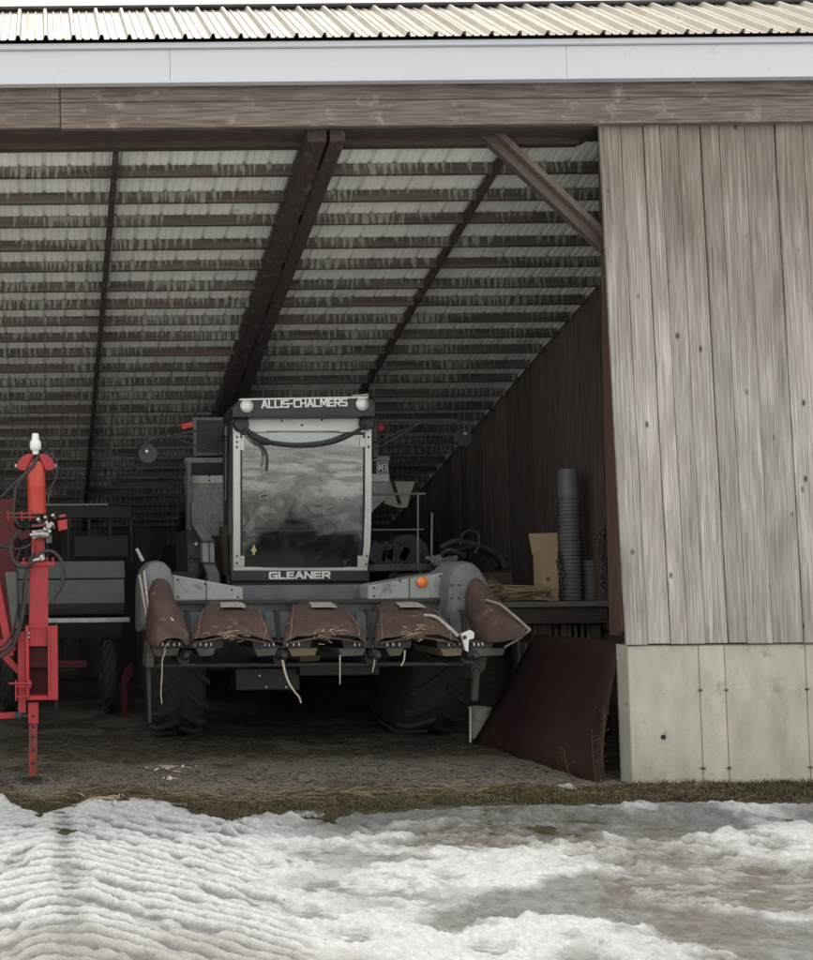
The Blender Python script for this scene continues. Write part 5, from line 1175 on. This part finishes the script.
# cardboard box, open front flap
cb0 = thing('cardboard_box', (P(546,598,9.62).x, 9.75, BZ), 'tall open brown cardboard box standing on the workbench', 'box')
bxl, bxr = P(542,598,9.6).x, P(559,598,9.6).x; bz1 = P(545,553,9.6).z; bz2 = P(545,533.5,9.8).z; byr = bxl/((532.5-45)/1000)
mb = MB(); th = .006
mb.box(bxl, bxl+th, 9.6, byr, BZ, bz1); mb.box(bxr-th, bxr, 9.6, byr, BZ, bz1); mb.box(bxl+th, bxr-th, byr-.006, byr, BZ, bz1); mb.box(bxl+th, bxr-th, 9.6, byr-.007, BZ, BZ+th)
mb.box(bxl+.0065, bxr-.0065, 9.598, 9.604, BZ+.007, bz1-.012)
mb.build('carton', M['card'], cb0)
mb = MB(); fx0_, fx1_ = P(530.5,540,byr+.01).x, P(557.5,540,byr+.01).x; mb.prism([(fx0_-.01,byr+.02,bz2),(fx1_+.005,byr+.02,bz2+.005),(fx1_,byr+.004,bz1-.01),(fx0_+.01,byr+.004,bz1-.01)], (0,.006,0)); mb.build('flap', M['card'], cb0)
c = P(548,579,9.595); MB().lathe([(0,.022),(.004,.020)], c, (0,-1,0), 20).build('tape_spot', M['cabbrown'], cb0)
# corrugated pipes
def cpipe(px0, px1, ptop, d, plain, lab, full=True):
    x0_, x1_ = P(px0,560,d).x, P(px1,560,d).x; r_ = (x1_-x0_)/2; xm_ = (x0_+x1_)/2; zt_ = P((px0+px1)/2, ptop, d).z
    prof = []; z_ = 0; H_ = zt_-BZ; pc = .036
    while z_ < H_-plain:
        prof += [(z_, r_*.90),(z_+pc*.2, r_),(z_+pc*.6, r_),(z_+pc*.8, r_*.90)]; z_ += pc
    if plain: prof += [(H_-plain+.01, r_*1.02),(H_-plain*.55, r_*1.0),(H_-plain*.5, r_*.97),(H_, r_*.94)]
    prof += [(prof[-1][0]-.01, r_*.8)]
    return tag(MB().lathe(prof, (xm_, d+r_, BZ), (0,0,1), 36).build('corrugated_pipe', M['pipe'], None, smooth=True), lab, 'pipe', 'corrugated pipes on the workbench')
reloc(cpipe(566,585.5,468.5,9.55,.28,'tall grey corrugated pipe standing upright on the workbench beside the cardboard box'))
reloc(cpipe(585.5,600,560,9.65,0,'short dark corrugated pipe on the workbench between the tall pipe and the post'))
# chains hanging from nails in the wall
def chain(pts, lab, d0):
    m_ = MB(); path = smoothpath(pts, 8); acc = 0; k_ = 0; step = .042; L_ = 0
    tot = [0]
    for i in range(1,len(path)): tot.append(tot[-1]+(path[i]-path[i-1]).length)
    s_ = 0
    while s_ < tot[-1]:
        i = max(j for j in range(len(tot)) if tot[j] <= s_); i = min(i, len(path)-2)
        t = (s_-tot[i])/max(tot[i+1]-tot[i],1e-6); c = path[i].lerp(path[i+1], t); dv = (path[i+1]-path[i]).normalized()
        sd = dv.cross(Vector((0,1,0)) if k_ % 2 else Vector((1,.6,0))).normalized()
        m_.tube([c+dv*.030*math.cos(a)+sd*.016*math.sin(a) for a in [q*2*math.pi/12 for q in range(13)]], .006, 5, cap=False)
        s_ += step; k_ += 1
    return tag(reloc(m_.build('hanging_chain', M['chain'], None, smooth=True)), lab, 'chain', 'chains hanging at the workbench')
chain([P(558,502,9.9),P(557,515,9.88),P(560,530,9.8),P(561,545,9.7),P(558,560,9.6),P(561,572,9.54),P(563,585,9.50),P(560,595,9.45),P(564,597.5,9.44)], 'iron chain hanging between the cardboard box and the tall grey pipe', 9.6)
chain([P(602,528,9.42),P(601,540,9.42),P(600,552,9.42),P(604,562,9.42),P(602.5,575,9.42),P(604,590,9.42)], 'iron chain hanging beside the post right of the short pipe', 9.42)
# bundle of sticks on the bench left of the box
sb = thing('stick_bundle', (4.5, 9.7, BZ), 'loose bundle of pale sticks lying on the workbench left of the cardboard box', 'sticks')
for i in range(24):
    m_ = MB(); za = BZ+.012+random.uniform(0,.15); zb_ = max(BZ+.012, za+random.uniform(-.12,.05)) if i < 17 else BZ+.06+random.uniform(0,.06)
    xa = random.uniform(4.16,4.35); xb = random.uniform(4.72,4.80)
    m_.tube([(xa, random.uniform(9.42,9.85), za+(.10 if i>18 else 0)),((xa+xb)/2, random.uniform(9.45,9.75),(za+zb_)/2+.006),(xb, random.uniform(9.42,9.56), zb_)], random.uniform(.005,.011), 6); m_.build('stick', M['stick'], sb)
# old fender hoop with hose loops standing behind the right end of the corn head
hp = thing('hose_coil', (4.5, 10.15, BZ), 'loops of black hose hung over an old fender behind the corn head end', 'hose')
cen = P(472,560,10.25)
mb = MB(); rows = []
for i in range(15):
    a = math.pi*(.02+.96*i/14); rr_ = .27
    rows.append([Vector((cen.x+rr_*q*math.cos(a)*1.25, 10.2+dy, cen.z-.12+rr_*q*math.sin(a))) for q, dy in ((.86,0),(1,-.01),(1,.20),(.86,.21))])
mb.grid(rows); mb.build('fender_hoop', M['dkgrey'], hp, solid=.008, smooth=True)
mb = MB(); mb.tube(smoothpath([P(461,545,10.15),P(462,535,10.15),P(470,530.5,10.15),P(478,534,10.15),P(479,545,10.15),P(475,553,10.15)],6), .013, 8); mb.tube(smoothpath([P(440,548,10.2),P(455,541,10.2),P(470,543,10.2),P(486,548,10.2),P(500,556,10.2),P(506,565,10.2)],6), .030, 8); mb.tube(smoothpath([P(440,556,10.2),P(450,550,10.15),P(465,556,10.15)],6), .028, 8); mb.build('hose_loop', M['dkgrey'], hp, smooth=True)
mb = MB(); mb.box(cen.x-.30, cen.x+.36, 10.15, 10.5, 0, cen.z-.13); mb.build('stand', M['darkwood'], hp)
# bucket and white rod beside the right front wheel
bk = thing('bucket', (P(481,727,9.4).x, 9.45, 0), 'dirty pale bucket behind the steel sheet beside the combine wheel', 'bucket')
cbk = Vector((P(482,727,9.4).x, 9.45, 0)); mb = MB(); mb.lathe([(0.0,.085),(.26,.105),(.27,.112),(.28,.112),(.285,.10),(.02,.08)], cbk, (0,0,1), 24); mb.build('pail', M['cream'], bk, smooth=True)
mb = MB(); mb.tube([cbk+Vector((.108*math.cos(a),-.108*abs(math.sin(a))-.005,.26-.10*math.sin(a))) for a in [math.pi*i/12 for i in range(13)]], .004, 6); mb.build('handle', M['steel'], bk)
mb = MB(); mb.tube([Vector((P(470,733,9.2).x,9.2,0)), P(470.5,705,9.25)], .010, 8); tag(reloc(mb.build('fence_rod', M['whitepaint'], None, smooth=True)), 'short white rod standing upright between the bucket and the combine wheel', 'rod')
# pale stone by the wall foot, husks on the ground
def rock(x, y, sx_, sy_, sz_, name, mat, lab, cat):
    import bmesh
    bm = bmesh.new(); bmesh.ops.create_icosphere(bm, subdivisions=3, radius=1)
    for v in bm.verts:
        n_ = 1+.18*math.sin(v.co.x*4+1)*math.cos(v.co.y*5)+.12*math.sin(v.co.z*7+v.co.x*3); v.co = Vector((v.co.x*sx_*n_, v.co.y*sy_*n_, max(-.4,v.co.z)*sz_*n_))
    me = bpy.data.meshes.new(name); bm.to_mesh(me); bm.free(); me.materials.append(mat); o_ = bpy.data.objects.new(name, me); COL.objects.link(o_); o_.location = (x,y,ground_z(x,y)+sz_*.2); ORG[o_.name] = o_.location
    return tag(o_, lab, cat)
g = G(567,787); rock(g.x, g.y, .065, .05, .03, 'field_stone', M['stone'], 'flat pale stone lying at the foot of the leaning steel sheet', 'stone')
g = G(640-60,784)
def husk_pile(px, py, n, spread, lab, ln=(.06,.16), col='husk'):
    g_ = G(px, py); m_ = MB(); z_ = ground_z(g_.x,g_.y)
    for i in range(n):
        a = random.uniform(0, 2*math.pi); x_ = g_.x+random.gauss(0,spread*.5); y_ = g_.y+random.gauss(0,spread*.35); l_ = random.uniform(*ln)
        p0_ = Vector((x_,y_,z_+.006)); p2_ = p0_+Vector((math.cos(a)*l_, math.sin(a)*l_*.7, random.uniform(.0,.015))); p1_ = (p0_+p2_)/2+Vector((0,0,random.uniform(.003,.012)))
        w_ = random.uniform(.004,.012); sd = Vector((-math.sin(a),math.cos(a),.3))*w_
        m_.grid([[p0_-sd*.4,p0_+sd*.4],[p1_-sd,p1_+sd],[p2_-sd*.2,p2_+sd*.2]])
    return tag(reloc(m_.build('corn_husk', M[col], None, solid=.0015)), lab, 'corn husk', 'corn husks on the ground')
husk_pile(163,768,26,.14,'largest fan of pale corn leaves on the dirt before the left combine wheel')
husk_pile(170,779,9,.05,'small crumpled pale husk just below the fan of corn leaves',(.04,.09))
husk_pile(116,800,12,.16,'loose pale leaves at the snow edge left of the largest corn leaf fan',(.08,.2),'straw')
husk_pile(402,700,5,.10,'few pale leaf bits in the shade under the corn head',(.04,.09))
# dry weeds in front of the sheet
wd = thing('dry_weed', (P(600,780,7.4).x, 7.42, 0), 'dry reddish weed stalks growing before the right end of the steel sheet', 'weed')
for i, (x0_, x1_, yt_) in enumerate(((575,563,748),(600,604,705),(598,592,735),(603,600,742))):
    b_ = G(x0_,790); b_.z = 0; t_ = P(x1_, yt_, b_.y+.04); m_ = MB(); m_.tube(smoothpath([b_, (b_+t_)/2+Vector((random.uniform(-.02,.02),0,0)), t_],5), [.0028]*6+[.002]*5, 5)
    for q in range(9):
        f = random.uniform(.35,1); p_ = b_.lerp(t_,f); e_ = p_+Vector((random.uniform(-.05,.05),random.uniform(-.03,.03),random.uniform(.0,.05))); m_.tube([p_,e_],.0014,4); m_.lathe([(0,.0015),(.004,.004),(.008,.0015)], e_, (0,0,1), 6)
    m_.build('stem', M['weed'], wd)

# ------------------------------------------------------------------ loose cover: gravel, straw, grass
def scatter(name, n, fn, mat, kind='stuff'):
    m_ = MB()
    for i in range(n): fn(m_)
    o_ = m_.build(name, M[mat], None); o_['kind'] = 'stuff'; return o_
def snow_edge(x): return float(np.interp(x, ex, ey))
ICO = [(0,0,1),(.894,0,.447),(.276,.851,.447),(-.724,.526,.447),(-.724,-.526,.447),(.276,-.851,.447),(0,0,-.3)]
ICF = [(0,1,2),(0,2,3),(0,3,4),(0,4,5),(0,5,1),(6,2,1),(6,3,2),(6,4,3),(6,5,4),(6,1,5)]
def pebble(m_):
    x = random.uniform(-.9,5); y = random.uniform(7.2,9.6)
    if random.random() < .5: y = random.gauss(7.75,.22)
    s_ = random.choice((.006,.008,.010,.013,.02))*random.uniform(.7,1.2); z = ground_z(x,y); a = random.uniform(0,6)
    m_.add([(x+(c_[0]*math.cos(a)-c_[1]*math.sin(a))*s_*random.uniform(.7,1.3), y+(c_[0]*math.sin(a)+c_[1]*math.cos(a))*s_, z+c_[2]*s_*.7) for c_ in ICO], ICF)
scatter('gravel', 3600, pebble, 'pebble')
def strawbit(m_):
    x = random.uniform(-.8,4.8); y = random.uniform(7.0,9.4) if random.random() < .5 else random.gauss(7.22,.17); z = ground_z(x,y)+.004; a = random.uniform(-.6,.6)+random.choice((0,math.pi)); l_ = random.uniform(.02,.11)
    if y < snow_edge(x): return
    d_ = Vector((math.cos(a),math.sin(a),random.uniform(-.05,.15)))*l_; s_ = Vector((-math.sin(a),math.cos(a),0))*random.uniform(.0015,.004); p_ = Vector((x,y,z)); m_.add([p_-s_,p_+s_,p_+d_+s_*.5,p_+d_-s_*.5],[(0,1,2,3)])
scatter('straw', 4200, strawbit, 'straw')
def tuft(m_):
    if random.random() < .62: x = random.uniform(3.2,8.5); y = random.uniform(max(6.86,snow_edge(x)-.02),7.37)
    else: x = random.uniform(-1.2,3.6); y = random.gauss(snow_edge(x)+.16,.16)
    if y < snow_edge(x)-.02: return
    z = ground_z(x,y) if y > 6.4 else 0
    for k_ in range(7):
        a = random.uniform(0,2*math.pi); h_ = random.uniform(.008,.032)*(1.5 if y > 7.28 and x > 4.2 else 1); ln_ = random.uniform(.3,1.6)*h_; w_ = random.uniform(.0015,.0035)
        b_ = Vector((x+random.gauss(0,.018),y+random.gauss(0,.018),z-.003)); s_ = Vector((-math.sin(a),math.cos(a),0))*w_; m1_ = b_+Vector((math.cos(a)*ln_*.4,math.sin(a)*ln_*.4,h_*.7)); t_ = b_+Vector((math.cos(a)*ln_,math.sin(a)*ln_,h_))
        m_.add([b_-s_,b_+s_,m1_+s_*.8,m1_-s_*.8,t_],[(0,1,2,3),(3,2,4)])
scatter('grass', 5200, tuft, 'grass')

# ================================================================== light
w = bpy.data.worlds.new('World'); sc.world = w; w.use_nodes = True
nt = w.node_tree; bg = nt.nodes['Background']
SUN_EL, SUN_AZ = R(77), R(12)      # azimuth clockwise from +Y; high behind the barn, veiled by thin cloud
sky = nd(nt, 'ShaderNodeTexSky'); sky.sky_type = 'NISHITA'; sky.sun_disc = False
sky.sun_elevation = SUN_EL; sky.sun_rotation = SUN_AZ; sky.air_density = 1.0; sky.dust_density = 4.0; sky.ozone_density = 1.0
hs = nd(nt, 'ShaderNodeHueSaturation'); hs.inputs['Saturation'].default_value = .22
cl = nd(nt, 'ShaderNodeMix', data_type='RGBA'); cl.inputs['Factor'].default_value = .6; cl.inputs['B'].default_value = (10.7,10.4,9.9,1)   # thin even cloud over the sky
nt.links.new(sky.outputs[0], hs.inputs['Color']); nt.links.new(hs.outputs[0], cl.inputs['A']); nt.links.new(cl.outputs['Result'], bg.inputs['Color'])
bg.inputs['Strength'].default_value = .12
sd = bpy.data.lights.new('sun', 'SUN'); sd.energy = 1.6; sd.angle = R(6); sd.color = (1,.96,.90)
su = bpy.data.objects.new('sun', sd); COL.objects.link(su)
dirv = Vector((math.sin(SUN_AZ)*math.cos(SUN_EL), math.cos(SUN_AZ)*math.cos(SUN_EL), math.sin(SUN_EL)))
su.rotation_euler = dirv.to_track_quat('Z','Y').to_euler(); su.location = (0,-5,20)
vs = sc.view_settings; vs.view_transform = 'Standard'; vs.look = 'None'; vs.gamma = 1; vs.use_curve_mapping = False; vs.exposure = 0.6
sc.cycles.max_bounces = 8; sc.cycles.diffuse_bounces = 5; sc.cycles.glossy_bounces = 3; sc.cycles.transparent_max_bounces = 8
sc.cycles.use_adaptive_sampling = True; sc.cycles.use_denoising = True
sc.cycles.sample_clamp_indirect = 6
